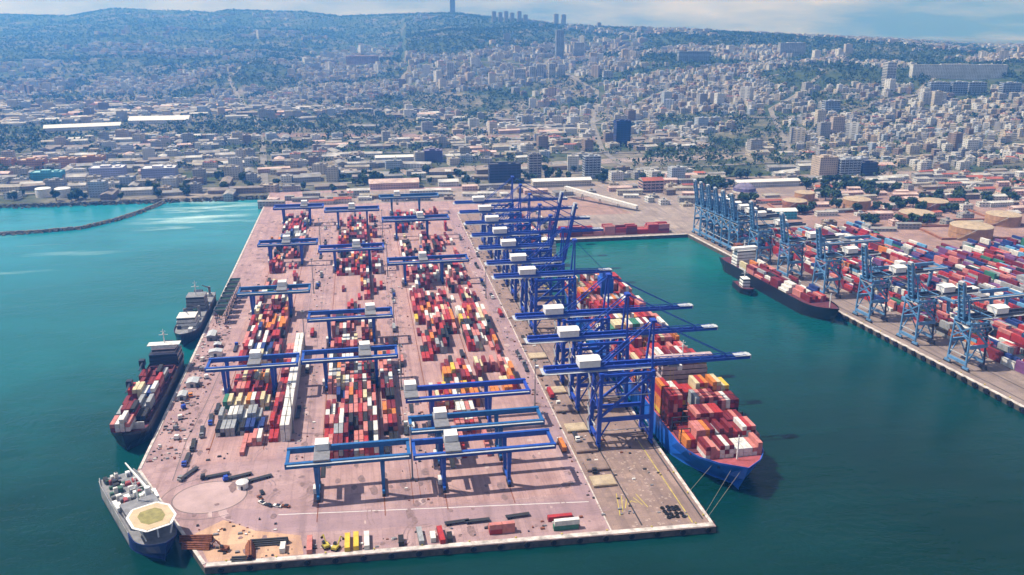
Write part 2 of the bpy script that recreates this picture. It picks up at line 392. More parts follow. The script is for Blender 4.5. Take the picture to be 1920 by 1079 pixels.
# patched slabs on the bare end of the apron
pat = MB()
for k in range(170):
    x, y = random.uniform(118,149), random.uniform(340,414); w = random.uniform(.7,1.5)
    pat.add([(x,y,.04),(x+w,y,.04),(x+w,y+w,.04),(x,y+w,.04)], [(0,1,2,3)])
mat('patch', (.36,.27,.24), .9, .4, .3)
tag(pat.obj('concrete_patches', 'patch'), 'pale square patches scattered over the bare end of the quay apron', 'paving patch', kind='stuff')

# oil stains, tyre arcs and worn patches on the pier
mat('stain', (.22,.145,.15), .9, .4, .6); mat('tyre_mark', (.27,.18,.185), .9, .3, .3); mat('new_patch', (.44,.32,.315), .9, .3, .3)
sr_ = random.Random(41); sb_ = MB()
for k in range(420):
    zx = sr_.choice(((-126,-98,450,1040),(-54,-34,400,1040),(12,26,372,1040),(98,108,372,1040),(-100,100,346,440)))
    x, y = sr_.uniform(zx[0],zx[1]), sr_.uniform(zx[2],zx[3]); r0 = sr_.uniform(.5,2.4); n_ = 9; el = sr_.uniform(.8,2.6)
    if y < 441 and x < -129+(440-y)*.521+4: continue
    sb_.add([(x+r0*math.cos(j*2*math.pi/n_)*sr_.uniform(.6,1.2), y+el*r0*math.sin(j*2*math.pi/n_)*sr_.uniform(.6,1.2), .045+.0003*k) for j in range(n_)], [tuple(range(n_))], 0 if k % 5 else 1)
tag(sb_.obj('pavement_stains', ['stain','new_patch']), 'dark oil stains and patch repairs dotted over the pier paving', 'stains', kind='stuff')
tm_ = MB()
for k in range(26):
    cx_, cy_ = sr_.choice(((19,sr_.uniform(372,384)),(-45,sr_.uniform(385,440)),(103,sr_.uniform(372,380)),(sr_.uniform(-90,-60),sr_.uniform(395,430)),(-112,sr_.uniform(460,900)),(sr_.uniform(-40,100),sr_.uniform(350,366)))); r0 = sr_.uniform(8,26); a0 = sr_.uniform(0,6.28); da = sr_.uniform(.4,1.3)
    for off in (0, 2.0):
        pt_ = [(cx_+(r0+off)*math.cos(a0+da*j/8), cy_+(r0+off)*math.sin(a0+da*j/8)) for j in range(9)]
        for (x0,y0), (x1,y1) in zip(pt_[:-1], pt_[1:]):
            if min(y0,y1) < 346-(x0+79)*.038+1 or x0 > 150 or (y0 < 441 and x0 < -129+(440-y0)*.521+5) or x0 < -125: continue
            d = Vector((x1-x0, y1-y0)).normalized(); n = Vector((-d.y, d.x))*.28
            tm_.add([(x0+n.x,y0+n.y,.2+.0003*k),(x0-n.x,y0-n.y,.2+.0003*k),(x1-n.x,y1-n.y,.2+.0003*k),(x1+n.x,y1+n.y,.2+.0003*k)], [(3,2,1,0)])
tm_.v = [(x, y, z-.12) for x, y, z in tm_.v]
tag(tm_.obj('tyre_marks', 'tyre_mark'), 'curved dark tyre marks on the pier paving', 'tyre marks', kind='stuff')

# ------------------------------------------------------------------ rock mole and shore armour
def rocks(path, w, n, smin, smax, ztop, seed):
    rnd = random.Random(seed); b = MB()
    segs = [(Vector(a), Vector(c)) for a, c in zip(path[:-1], path[1:])]; Ls = [(c-a).length for a, c in segs]; tot = sum(Ls)
    for _ in range(n):
        d = rnd.random()*tot; k = 0
        while d > Ls[k]: d -= Ls[k]; k += 1
        a, c = segs[k]; dr = (c-a).normalized(); nn = Vector((-dr.y, dr.x)); off = rnd.gauss(0, .42)*w/1.6
        p_ = a+dr*d+nn*off; s = rnd.uniform(smin, smax); zz = ZW+max(0, (1-abs(off)/(w/2)))*(ztop-ZW)
        vs = []
        for sx in (-1,1):
            for sy in (-1,1):
                for sz in (-1,1): vs.append((p_.x+sx*s*rnd.uniform(.35,.6), p_.y+sy*s*rnd.uniform(.35,.6), zz+sz*s*rnd.uniform(.3,.5)))
        b.add(vs, [(0,1,3,2),(4,6,7,5),(0,4,5,1),(2,3,7,6),(0,2,6,4),(1,5,7,3)])
    return b
MOLE = [(-760,985),(-411,1033),(-370,1036),(-329,1047),(-300,1085),(-280,1130),(-264,1186)]
mb = rocks(MOLE, 7.5, 2200, 1.3, 2.6, -.6, 3)
tag(mb.obj('rock_mole', 'mole_rock'), 'long thin dark rock mole curving out from the left shore', 'breakwater', kind='stuff')
mb = rocks([(-1500,1185),(-129,1187)], 10, 2200, 1.2, 3.2, 1., 4)
tag(mb.obj('shore_rocks', 'rock'), 'dark armour rocks along the left shore', 'shore rocks', kind='stuff')

# ------------------------------------------------------------------ ship-to-shore cranes
def sts_crane(label, loc, paint, raised=False, lw=2.3, rz=0., gauge=31., group=None, out=58., hz=45., back=30., house=(-11,1), paint2=None, mh=27.):
    paint2 = paint2 or paint
    t = thing('quay_crane', label, 'crane', loc, rz, group)
    g = gauge; W = 8.5
    for x in (0, g):
        for y in (-W, W):
            lean = 3.0 if x == 0 else 0
            l = MB().bar((x,y,3.2), (x+lean*.4,y*.86,hz), lw, lw, lw*.8, lw*.8).bar((x,y-2.6,1.9), (x,y+2.6,1.9), 1.3, 1.5)
            l.obj('leg', paint2 if x == 0 else paint, t)
            bo = MB().box(x-.55,x+.55,y-3.4,y+3.4,.1,1.2)
            bo.obj('bogie', 'steel_dark', t)
        MB().bar((x,-W,5.), (x,W,5.), 1.5, 2.).obj('sill_beam', paint, t)
        MB().bar((x+.5,-W*.87,hz-1), (x+.5,W*.87,hz-1), 1.4, 1.8).obj('cross_beam', paint, t)
        MB().bar((x,-W,20), (x,W,hz-3), .9).bar((x,W,20), (x,-W,hz-3), .9).obj('cross_brace', paint, t)
    for k, z_ in enumerate((10., 24., 31., 38.)):
        MB().bar((0,-W,z_), (0,W,z_), .5).bar((g,-W,z_), (g,W,z_), .5).bar((.6,-W*.95,z_), (g,-W*.95,z_), .35).bar((.6,W*.95,z_), (g,W*.95,z_), .35).obj('catwalk', paint if k % 2 else 'walkway_grey', t)
    lt = MB()
    for y in (-W*.93, W*.93):
        for k in range(5): lt.bar((k*g/5,y,hz-2), ((k+.5)*g/5,y,hz-7), .4).bar(((k+.5)*g/5,y,hz-7), ((k+1)*g/5,y,hz-2), .4)
        lt.bar((0,y,hz-7), (g,y,hz-7), .5)
    lt.obj('lattice', paint, t)
    MB().bar((g,-W,5), (g-7,-W,17), .7).obj('knee_brace', paint, t)
    for p_, q_ in (((g,W,5),(g-7,W,17)), ((0,-W,5),(7,-W,17)), ((0,W,5),(7,W,17))): MB().bar(p_, q_, .7).obj('knee_brace', paint, t)
    for y in (-W, W):
        MB().bar((0,y,17), (g,y,17), 1.5, 2.2).obj('portal_beam', paint, t)
        MB().bar((0,y*.95,18), (g,y*.88,hz-2), 1.3).obj('diagonal_brace', paint, t)
        MB().bar((1,y*.87,hz-1.5), (g,y*.87,hz-1.5), 1.2, 1.6).obj('upper_beam', paint, t)
    gd = MB()
    for y in (-3,3): gd.box(-back,g+2,y-.6,y+.6,hz+.2,hz+2.6)
    for k in range(10): gd.box(-back+k*(back+g)/9-.3,-back+k*(back+g)/9+.3,-2.4,2.4,hz+.6,hz+1.2)
    gd.obj('girder', paint2, t)
    wk = MB()
    for y in (-4.6,4.6): wk.box(-back-1,g,y-.7,y+.7,hz+.4,hz+.55); wk.box(-back-1,g,y+(.62 if y > 0 else -.72),y+(.72 if y > 0 else -.62),hz+1.5,hz+1.62)
    wk.box(-back-2,-back+1,-4.6,4.6,hz+.5,hz+.7)
    wk.obj('walkway', 'walkway_grey', t)
    bm = MB()
    for y in (-2.2,2.2):
        bm.bar((0,y,0), (out,y,0), 1.0, 2.0, .8, 1.3)
        bm.bar((0,y,2.4), (out*.9,y,1.6), .35)
        for k in range(8): bm.bar((k*out/8,y,.6), ((k+.5)*out/8,y,2.2), .25).bar(((k+.5)*out/8,y,2.2), ((k+1)*out/8,y,.6), .25)
    for k in range(9): bm.bar((k*out/8,-2.2,0), (k*out/8,2.2,0), .5, .8)
    bo = bm.obj('boom', paint, t); bo.location = (g+2, 0, hz+1.4)
    if raised: bo.rotation_euler = (0, -R(79), 0)
    MB().box(out-9,out,-2.9,2.9,1.2,1.5).box(out-1,out+1,-2,2,-1.,1.4).obj('boom_tip_platform', 'walkway_grey', bo)
    A = hz+mh
    for y in (-1,1): MB().bar((g,y*5.5,hz), (g+1,y*1.6,A), 1.1, 1.1, .8, .8).obj('mast_leg', paint, t)
    MB().box(g-.5,g+2.5,-2.4,2.4,A-.6,A+.8).obj('mast_head', paint, t)
    for y in (-1.8,1.8):
        MB().bar((g+1,y,A), (2,y*1.6,hz+2), .5).obj('back_stay', paint, t)
        if not raised: MB().bar((g+1,y,A), (g+2+out*.78,y,hz+3.), .38).obj('fore_stay', paint, t)
        else: MB().bar((g+1,y,A), (g+2+out*.19,y,hz+out*.6), .38).obj('fore_stay', paint, t)
    h = MB().box(house[0],house[1],-4.2,4.2,hz+2.8,hz+7); h.add([(house[0]-.4,-4.6,hz+7),(house[1]+.4,-4.6,hz+7),(house[1]+.4,4.6,hz+7),(house[0]-.4,4.6,hz+7),(house[0]-.4,0,hz+8.1),(house[1]+.4,0,hz+8.1)], [(0,1,5,4),(2,3,4,5),(0,4,3),(1,2,5)])
    h.obj('machinery_house', 'white_paint', t)
    tx = g+14 if not raised else g-12
    tr = MB().box(tx-3,tx+3,-2.6,2.6,hz-1,hz+.1).obj('trolley', 'steel_grey', t)
    MB().box(tx+3.2,tx+5.6,-1.2,1.2,hz-4,hz-1.1).obj('operator_cab', 'white_paint', tr)
    sp = MB().box(tx-.8,tx+.8,-6,6,23,23.6)
    for sy in (-4,4): sp.bar((tx,sy*.4,hz-1), (tx,sy,23.6), .14)
    sp.obj('spreader', 'yellow_paint', t)
    st = MB()
    for k in range(8): st.bar((-1.8,W-3+(4 if k % 2 else 0),4+k*5), (-1.8,W-3+(0 if k % 2 else 4),9+k*5), .9, .3)
    st.obj('stair', 'walkway_grey', t)
    return t
STS_V = [430,478,520,612,650,697,742,790,838,884]
NAMES = ['nearest', 'second nearest', 'third nearest', 'fourth nearest', 'fifth nearest', 'sixth nearest', 'seventh nearest', 'eighth nearest', 'ninth nearest', 'farthest']
sb = sts_crane('nearest blue quay crane on the pier, boom lowered over the blue ship', (124,430,0), 'crane_blue', group='blue quay cranes along the pier')
sr = None
for k, v in enumerate(STS_V[1:], 1):
    up = k in (4, 5)
    lab = f'{NAMES[k]} blue quay crane on the pier, boom ' + ('raised upright' if up else 'lowered over the blue ship')
    if k == 3: sts_crane(f'{NAMES[k]} blue quay crane on the pier, short boom lowered over ship containers', (124,v,0), 'crane_blue', group='blue quay cranes along the pier', out=28.)
    elif up and sr is None: sr = sts_crane(lab, (124,v,0), 'crane_blue', True, group='blue quay cranes along the pier', out=46.)
    else: copy_tree(sr if up else sb, lab, (124,v,0))
# right-hand quay: pale blue cranes, booms stowed upright
RZ = math.atan2(RN.y, RN.x)+math.pi     # local +x points to the water
spots = [396, 346, 293, 232, 176, 122, 84, 66, 50, 34, 18, 4]
pale = None
for k, s in enumerate(spots):
    n = ordn(k+1)
    lab = f'{n} pale blue quay crane from the right end of the right-hand quay' if k < 6 else f'{n} pale blue crane from the right, in the cluster at the basin corner'
    x, y = rq(s, 24)
    if pale is None: pale = sts_crane(lab, (x,y,0), 'crane_sky', True, 1.15, RZ, 15., 'pale blue quay cranes on the right-hand quay', 26., 35., 40., (-18,-8), 'hull_navy', 17.)
    else: copy_tree(pale, lab, (x,y,0))

# ------------------------------------------------------------------ yard gantries
def gantry(label, v, x0, x1, xl, xr, paint, tx, group, leg2=None):
    t = thing('yard_gantry', label, 'gantry crane', (0,v,0), 0, group)
    HZ = 20.; D = 16.
    for y in (0, D):
        MB().box(x0,x1,y-.95,y+.95,HZ,HZ+2.9).obj('girder', paint, t)
        MB().box(x0+1,x1-1,y-.95+(-1.3 if y == 0 else 1.95),y-.95+(-.1 if y == 0 else 3.1),HZ+2.1,HZ+2.3).obj('walkway', 'walkway_grey', t)
        for x in (xl, xr):
            MB().bar((x,y+(2 if y == 0 else -2),2.4), (x,y,HZ), 1.5, 1.7, 2.3, 2.3).obj('leg', leg2 or paint, t)
            MB().box(x-.9,x+.9,y-3.4+(2 if y == 0 else -2),y+3.4+(2 if y == 0 else -2),.1,1.5).obj('bogie', 'steel_dark', t)
    for x in (xl, xr): MB().bar((x,-1,2.3), (x,D+1,2.3), 1.3, 1.5).obj('sill_beam', paint, t)
    for x in (x0+.9, x1-.9): MB().box(x-.8,x+.8,1.,D-1.,HZ+.5,HZ+2.2).obj('end_tie', paint, t)
    tr = MB().box(tx-4,tx+4,-1.2,D+1.2,HZ+3.,HZ+3.9).obj('trolley', 'steel_grey', t)
    MB().box(tx-3.4,tx+3.4,D-7.5,D-.5,HZ+4.,HZ+7.6).obj('trolley_house', 'white_paint', tr)
    MB().box(tx+2,tx+4.4,3,5.4,HZ-3.4,HZ-.3).obj('operator_cab', 'white_paint', tr)
    sp = MB().box(tx-1.2,tx+1.2,D/2-6,D/2+6,12,12.6)
    for a in (-1,1):
        for c in (-5,5): sp.bar((tx+a,D/2+c*.6,HZ+3), (tx+a,D/2+c,12.6), .15)
    sp.obj('spreader', 'steel_dark', t)
    MB().box(xl-2.6,xl-1.,4,9,2.,5.).obj('electric_house', 'white_dirty', t)
    return t
gr = 'gantry cranes over the container yard'
for (v, tx, paint, lab) in ((389,38,'rmg_blue','frontmost gantry over the right yard block, long shadow frame beneath'), (417,35,'rmg_teal','second gantry from the front over the right yard block'), (457,21,'crane_blue','third gantry from the front over the right yard block'),
        (748,50,'rmg_blue','fourth gantry from the front over the right yard block'), (918,60,'rmg_blue','fifth gantry from the front over the right yard block'), (1042,40,'rmg_teal','farthest gantry over the right yard block')):
    gantry('blue '+lab, v, 17.5, 91.5, 33, 67, paint, tx, gr)
for (v, tx, paint, lab) in ((391,-28,'rmg_teal','frontmost gantry over the middle yard block'), (527,-5,'rmg_blue','second gantry from the front over the middle yard block'), (607,0,'rmg_blue','third gantry from the front over the middle yard block'),
        (804,-10,'crane_blue','fourth gantry from the front over the middle yard block'), (978,-15,'rmg_blue','farthest gantry over the middle yard block')):
    gantry('blue '+lab, v, -46, 16.5, -31, 2, paint, tx, gr)
for (v, tx, paint, lab) in ((524,-75,'rmg_blue','frontmost gantry over the left yard block'), (679,-70,'rmg_teal','second gantry from the front over the left yard block'), (834,-78,'rmg_blue','third gantry from the front over the left yard block'), (1003,-70,'crane_blue','farthest gantry over the left yard block')):
    gantry('blue '+lab, v, -105, -47.5, -94, -64, paint, tx, gr, 'crane_blue')
# right terminal gantries (low long blue ones seen between the stacks)
for k, (s, t0) in enumerate(((420,62),(330,70),(250,66),(150,75))):
    x, y = rq(s, t0); o = gantry(f'pale blue yard gantry among the right-hand stacks, {ordn(k+1)} from the right edge', 0, -8, 60, 2, 44, 'crane_sky', 20, 'gantries in the right-hand terminal')
    o.location = (x,y,0); o.rotation_euler.z = RZ-math.pi

# ------------------------------------------------------------------ ships
def hull_mesh(L, B, zd, bow_rise, stern=.86, bowp=2.2, entry=.26, bul=1.1, flare=7., zk=ZW-2, rake=6.):
    """stern at y=0, bow at y=L; deck at zd"""
    ns = 34; sec = []
    for k in range(ns):
        s = k/(ns-1); y = s*L
        e = max(0, (s-(1-entry))/entry); a = max(0, (.08-s)/.08)
        hb = B/2*(1-e**bowp)*(1-(1-stern)*a); wl = B/2*max(0, 1-(min(1, e*1.18))**1.5)*(1-.5*a)
        zt = zd+bow_rise*max(0, (s-(1-entry*.75))/(entry*.75))**1.6
        yb = y-(rake*e**2 if e > 0 else 0)
        sec.append((y, yb, max(hb,.05), max(wl,.03), zt))
    b = MB(); vs = []
    for y, yb, hb, wl, zt in sec:
        vs += [(-wl,yb,zk), (-wl*1.0,yb,ZW+1.2), (-(wl+(hb-wl)*.45),(y+yb)/2,(zt+ZW)/2), (-hb,y,zt+bul), (-hb+.4,y,zt+bul), (-hb+.4,y,zt), (hb-.4,y,zt), (hb-.4,y,zt+bul), (hb,y,zt+bul), ((wl+(hb-wl)*.45),(y+yb)/2,(zt+ZW)/2), (wl,yb,ZW+1.2), (wl,yb,zk)]
    fs = []; ms = []
    for k in range(ns-1):
        o = 12*k
        for j in range(11):
            fs.append((o+j, o+12+j, o+13+j, o+1+j)); ms.append(1 if j in (0,10) else 2 if j == 5 else 0)
    fs.append(tuple(range(12))); ms.append(0)
    b.v = vs; b.f = [f[::-1] for f in fs]; b.m = ms
    return b, sec
def ship(name, label, L, B, zd, loc, rz, mats, cat='ship', **kw):
    t = thing(name, label, cat, loc, rz)
    b, sec = hull_mesh(L, B, zd, **kw)
    b.obj('hull', list(mats), t); return t
def house(t, x0, x1, y0, y1, z0, floors, fh=3., m='ship_white', name='superstructure', step=.5):
    b = MB(); w = []
    for k in range(floors):
        i = k*step*.3
        b.box(x0+i,x1-i,y0+i*.5,y1-i*.5,z0+k*fh,z0+(k+1)*fh-.25); b.box(x0+i-.25,x1-i+.25,y0+i*.5-.25,y1-i*.5+.25,z0+(k+1)*fh-.25,z0+(k+1)*fh)
    s = b.obj(name, m, t)
    for k in range(floors):
        i = k*step*.3; z = z0+k*fh
        MB().box(x0+i-.06,x1-i+.06,y0+i*.5-.06,y1-i*.5+.06,z+1.2,z+1.75 if k < floors-1 else z+2.3).obj('window_band', 'glass', s)
    return s
def mast(t, x, y, z, h, m='ship_white'):
    MB().bar((x,y,z), (x,y,z+h), .7, .7, .35, .35).bar((x-3,y,z+h*.6), (x+3,y,z+h*.6), .3).bar((x-1.6,y,z+h*.85), (x+1.6,y,z+h*.85), .25).cyl((x,y), .8, z+h*.62, z+h*.62+1.2, 8, .6).obj('mast', m, t)
def rails_deck(t, segs, z): # deck railings
    b = MB()
    for p_, q_ in segs: b.bar((*p_,z+1.1), (*q_,z+1.1), .12).bar((*p_,z+.6), (*q_,z+.6), .1)
    b.obj('railing', 'white_dirty', t)
# great blue container ship: bow towards the open end of the pier
SL, SB, SZ = 332, 46, 9.
SU = 186.5
s1 = ship('container_ship', 'huge blue container ship moored along the pier, bow nearest the camera', SL, SB, SZ, (SU, 361+SL, 0), math.pi, ('hull_blue','hull_blue','deck_red'), 'container ship', bow_rise=4.5, entry=.17, bowp=3.6, rake=9.)
br = house(s1, -15, 15, SL-103, SL-93, SZ, 8, 3.2, 'bridge_pink', name='bridge_house')
MB().box(-19,19,SL-101,SL-96,SZ+25.7,SZ+28.2).obj('bridge_wing', 'bridge_pink', br)
mast(s1, 0, SL-98, SZ+28, 10)
MB().box(-5,5,58,70,SZ,SZ+27).box(-4,4,59,69,SZ+27,SZ+32).obj('funnel', 'hull_blue', s1)
for k in range(22):
    y = 8+k*14.2
    if y > SL-36 or SL-112 < y < SL-88 or 54 < y < 72: continue
    lb = MB()
    for x in np.linspace(-21,21,9): lb.box(x-.25,x+.25,y-1.05,y-.35,SZ,SZ+9)
    for z in (3,6,9): lb.box(-21.5,21.5,y-1.1,y-.3,SZ+z-.3,SZ+z)
    lb.obj('lashing_bridge', 'steel_dark', s1)
    MB().box(-20.5,20.5,y,y+12.6,SZ+.05,SZ+1.4).obj('hatch_cover', 'deck_maroon', s1)
MB().bar((0,SL-14,SZ+3), (0,SL-14,SZ+17), .8, .8, .4, .4).bar((-2,SL-14,SZ+13), (2,SL-14,SZ+13), .3).obj('foremast', 'ship_white', s1)
wl = MB()
for x in (-5,5): wl.box(x-1.5,x+1.5,SL-22,SL-18,SZ+2,SZ+4); wl.cyl((x,SL-26), .6, SZ+1.6, SZ+3, 8)
for x in (-9,9): wl.box(x-1,x+1,SL-30,SL-27,SZ+1,SZ+3)
wl.box(-15,15,SL-33,SL-32.6,SZ,SZ+4.5)
wl.obj('winch', 'deck_red', s1)
for x in (-1,1): MB().box(x*10.2-.4,x*10.2+.4,SL-15,SL-13,SZ-1,SZ+1.4).obj('anchor', 'steel_dark', s1)
for k, (a, c) in enumerate((((184,372,11),(157,345,.6)), ((178,380,10.5),(157,366,.6)), ((187,368,11),(156.4,341,.6)))):
    o = MB().bar(a, c, .14).obj('mooring_line', 'rope'); tag(o, f'{["nearest","farthest","middle"][k]} mooring rope from the blue ship bow to the pier corner', 'rope', 'bow mooring ropes')
# smaller ship behind, hatches open
s2 = ship('feeder_ship', 'small maroon decked cargo ship berthed behind the big blue ship', 96, 22, 6, (176,792,0), 0, ('hull_black','boot_red','deck_maroon'), 'ship', bow_rise=3.)
house(s2, -9, 9, 6, 18, 6, 6); mast(s2, 0, 12, 24, 8)
for k in range(4): MB().box(-8.5,8.5,22+k*14,22+k*14+.8,6.05,8.6).box(-8.5,8.5,34+k*14,34.8+k*14,6.05,8.6).box(-8.5,-7.9,22+k*14,34+k*14,6.05,8.4).box(7.9,8.5,22+k*14,34+k*14,6.05,8.4).obj('hatch_coaming', 'deck_red', s2)
# left berth: dark ship, bow towards the camera
LA = 134
sA = ship('cargo_ship', 'black hulled cargo ship at the left quay with white bridge house aft', LA, 21, 4.5, (-141.7, 466+LA, 0), math.pi, ('hull_black','hull_black','deck_maroon'), 'cargo ship', bow_rise=4., entry=.16, bowp=3.4, rake=4., bul=1.6)
house(sA, -9.5, 9.5, 7, 23, 4.5, 3, 3., 'hull_navy', 'lower_house'); hA = house(sA, -7.5, 7.5, 9, 20, 13.5, 1, 3., 'bridge_pink'); MB().box(-8.3,8.3,13,19,16.5,18.6).box(-10.6,10.6,12.5,19.5,18.6,19).obj('bridge', 'white_dirty', hA); mast(sA, 0, 15, 19, 10)
MB().box(-3,3,2,7,4.5,16).obj('funnel', 'hull_navy', sA)
for k in range(5):
    y = 27+k*17
    MB().box(-8.5,8.5,y,y+.7,4.55,7).box(-8.5,8.5,y+14,y+14.7,4.55,7).box(-8.5,-7.8,y,y+14,4.55,7).box(7.8,8.5,y,y+14,4.55,7).obj('hatch_coaming', 'deck_maroon', sA)
for k, y in enumerate((42,76)):
    dk = MB().cyl((8.8,y), 1.3, 4.5, 17, 10, 1.1).box(7.2,10.6,y-2,y+2,14,18).bar((8.6,y+1,16), (5,y+24,20), 1.1, 1.3, .5, .6)
    dk.obj('deck_crane', 'hull_navy', sA)
MB().box(-8,8,LA-16,LA-15.5,4.5,9).bar((0,LA-10,7), (0,LA-10,16), .5).obj('forecastle_rail', 'white_dirty', sA)
# second left ship
LB = 118
sB = ship('offshore_ship', 'grey navy workship moored ahead of the black cargo ship at left quay', LB, 19, 4, (-140.6, 628+LB, 0), math.pi, ('hull_navy','hull_black','deck_grey'), 'ship', bow_rise=4.)
house(sB, -7.5, 7.5, 36, 50, 4, 4, 3., 'deck_grey'); mast(sB, 0, 44, 16, 12); house(sB, -7, 7, 78, 92, 4, 3, m='white_dirty', name='deck_house')
MB().box(-2.4,2.4,26,32,4,15).obj('funnel', 'hull_navy', sB)
for k, (x, y) in enumerate(((-5,12),(5,20),(-5,64),(5,70))):
    MB().cyl((x,y), 1.1, 4, 13, 8).bar((x,y,12), (x*.4,y+15,19), 1., 1., .4, .4).obj('deck_crane', 'steel_grey', sB)
for k in range(10): MB().box(-6+(k % 3)*5,-3+(k % 3)*5,8+k*10,13+k*10,4.05,6.5+(k % 2)).obj('deck_locker', ['white_dirty','deck_green','hull_navy'][k % 3], sB)
# workboat with helideck at the pier corner
LC = 88; dC = Vector((.462,-.887)); c0 = Vector((-116.4,391.2))-dC*LC/2
rc = math.atan2(dC.y, dC.x)-math.pi/2
sC = ship('helideck_vessel', 'white and blue offshore vessel with tan helideck at the pier corner', LC, 20, 3.2, (c0.x,c0.y,0), rc, ('hull_grey','hull_navy','deck_grey','hull_royal'), 'ship', bow_rise=5., entry=.3, bowp=3., rake=5., bul=1.3)
hp = [o for o in sC.children if o.name.startswith('hull')][0].data
for p_ in hp.polygons:
    if p_.center.y > LC*.70 and p_.material_index < 2: p_.material_index = 3
MB().box(-9.3,9.3,1,39,3.25,3.4).obj('working_deck', 'deck_grey', sC)
hC = house(sC, -8, 8, 42, 58, 3.2, 2, 3.1, 'deck_grey')
oct8 = lambda k_: [(x*k_*.88,68+y*k_*.88) for x, y in ((-10,-6),(-6,-12),(6,-12),(10,-6),(10,5),(5.5,12),(-5.5,12),(-10,5))]
hdo = MB().prism(oct8(1.), 12.2, 13.0).obj('helideck', 'deck_tan', sC)
MB().prism(oct8(.62), 13.02, 13.08).obj('landing_circle', 'deck_olive', hdo)
e8 = oct8(1.06)
nb = MB()
for a, c in zip(e8, e8[1:]+e8[:1]): nb.bar((*a,12.7), (*c,12.7), 1.3, .25)
nb.obj('safety_net', 'white_paint', hdo)
for x in (-9,0,9):
    for y in (60,68,76): MB().bar((x*.6,y,6), (x*.8,y,12.2), .6).obj('support_strut', 'ship_white', hdo)
mast(sC, 0, 44, 9.2, 12); MB().cyl((-6,38), 1.4, 3.2, 12, 10).bar((-6,38,11), (-2,16,17), 1.2, 1.2, .5, .5).obj('deck_crane', 'ship_white', sC)
rr = random.Random(5)
for k in range(44):
    x, y = rr.uniform(-8.5,6.5), rr.uniform(2,37); w, d, h = rr.uniform(1.2,3), rr.uniform(1.5,4), rr.uniform(1,3.2)
    MB().box(x,x+w,y,y+d,3.4,3.4+h).box(x+.2,x+w-.2,y+.3,y+d-.3,3.4+h,3.6+h).obj('deck_gear', ['ship_white','steel_dark','deck_green','white_dirty','deck_red','steel_grey'][k % 6], sC)
for s in (-1,1): MB().bar((s*9.2,36,8), (s*9.2,44,8), 2., 2.2, 1.2, 1.4).obj('lifeboat', 'ship_white', sC)
# black container ship at the right-hand quay
LD = 176
x, y = rq(118, -14.5)
sD = ship('feeder_container_ship', 'black container ship moored along the right-hand quay', LD, 26, 6.5, (x,y,0), math.atan2(RD.y, RD.x)-math.pi/2, ('hull_black','hull_black','deck_maroon'), 'container ship', bow_rise=3., entry=.2)
hD = house(sD, -10, 10, 22, 32, 6.5, 5, 3.); MB().box(-12.4,12.4,24,30,21.6,24).obj('bridge', 'ship_white', hD); mast(sD, 0, 27, 23, 8)
MB().box(-3.5,3.5,12,19,6.5,24).obj('funnel', 'rust', sD)
MB().bar((0,LD-12,8), (0,LD-12,20), .6).obj('foremast', 'ship_white', sD)
# tug
x, y = rq(176, -40)
tg = ship('tugboat', 'small dark tug with white wheelhouse beside the black container ship', 34, 13, 1.0, (x+3,y,0), math.atan2(RD.y, RD.x)-math.pi/2-.18, ('hull_black','hull_black','deck_maroon'), 'tug', bow_rise=1.6, entry=.35, rake=2.)
house(tg, -3.4, 3.4, 12, 21, .6, 3, 2.8); mast(tg, 0, 15, 8.6, 7); MB().box(-2.4,-1,8,10,.6,6.5).box(1,2.4,8,10,.6,6.5).obj('funnel', 'steel_dark', tg)
MB().box(-1.4,1.4,4,6,.6,2.2).cyl((0,5), .8, 2.2, 2.9, 8).obj('tow_winch', 'steel_grey', tg)
tf = MB()
for k in range(8): tf.box(-5.9,-5.4,3+k*2.6,4.6+k*2.6,-.6,1.2); tf.box(5.4,5.9,3+k*2.6,4.6+k*2.6,-.6,1.2)
tf.obj('tyre_fender', 'rubber', tg)

# ------------------------------------------------------------------ shipping containers
def container_mesh(Lc, name):
    b = MB(); w, h = 1.219, 2.59
    b.box(-w+.05,w-.05,-Lc/2+.06,Lc/2-.06,.12,h-.05)
    for x in (-w+.07,w-.07):
        for y in (-Lc/2+.08,Lc/2-.08): b.box(x-.08,x+.08,y-.09,y+.09,0,h)
        b.box(x-.05,x+.05,-Lc/2+.17,Lc/2-.17,0,.14); b.box(x-.05,x+.05,-Lc/2+.17,Lc/2-.17,h-.1,h-.01)
    n = int(Lc/1.0)
    for k in range(n):
        y = -Lc/2+.5+k*(Lc-1)/(n-1)
        b.box(-w+.14,w-.14,y-.18,y+.18,h-.05,h-.02)
        b.box(-w+.02,-w+.05,y-.2,y+.2,.16,h-.12); b.box(w-.05,w-.02,y-.2,y+.2,.16,h-.12)
    for x in (-.8,-.3,.3,.8): b.box(x-.03,x+.03,-Lc/2-.0,-Lc/2+.06,.15,h-.1)
    return b.mesh(name, CM['red'])
CME = {40: container_mesh(12.19, 'container_long'), 20: container_mesh(6.06, 'container_short')}
CH = 2.6
CON = []   # x, y, z, rz, size, colour, block phrase, bay, slot, tier, top?, front exposed?
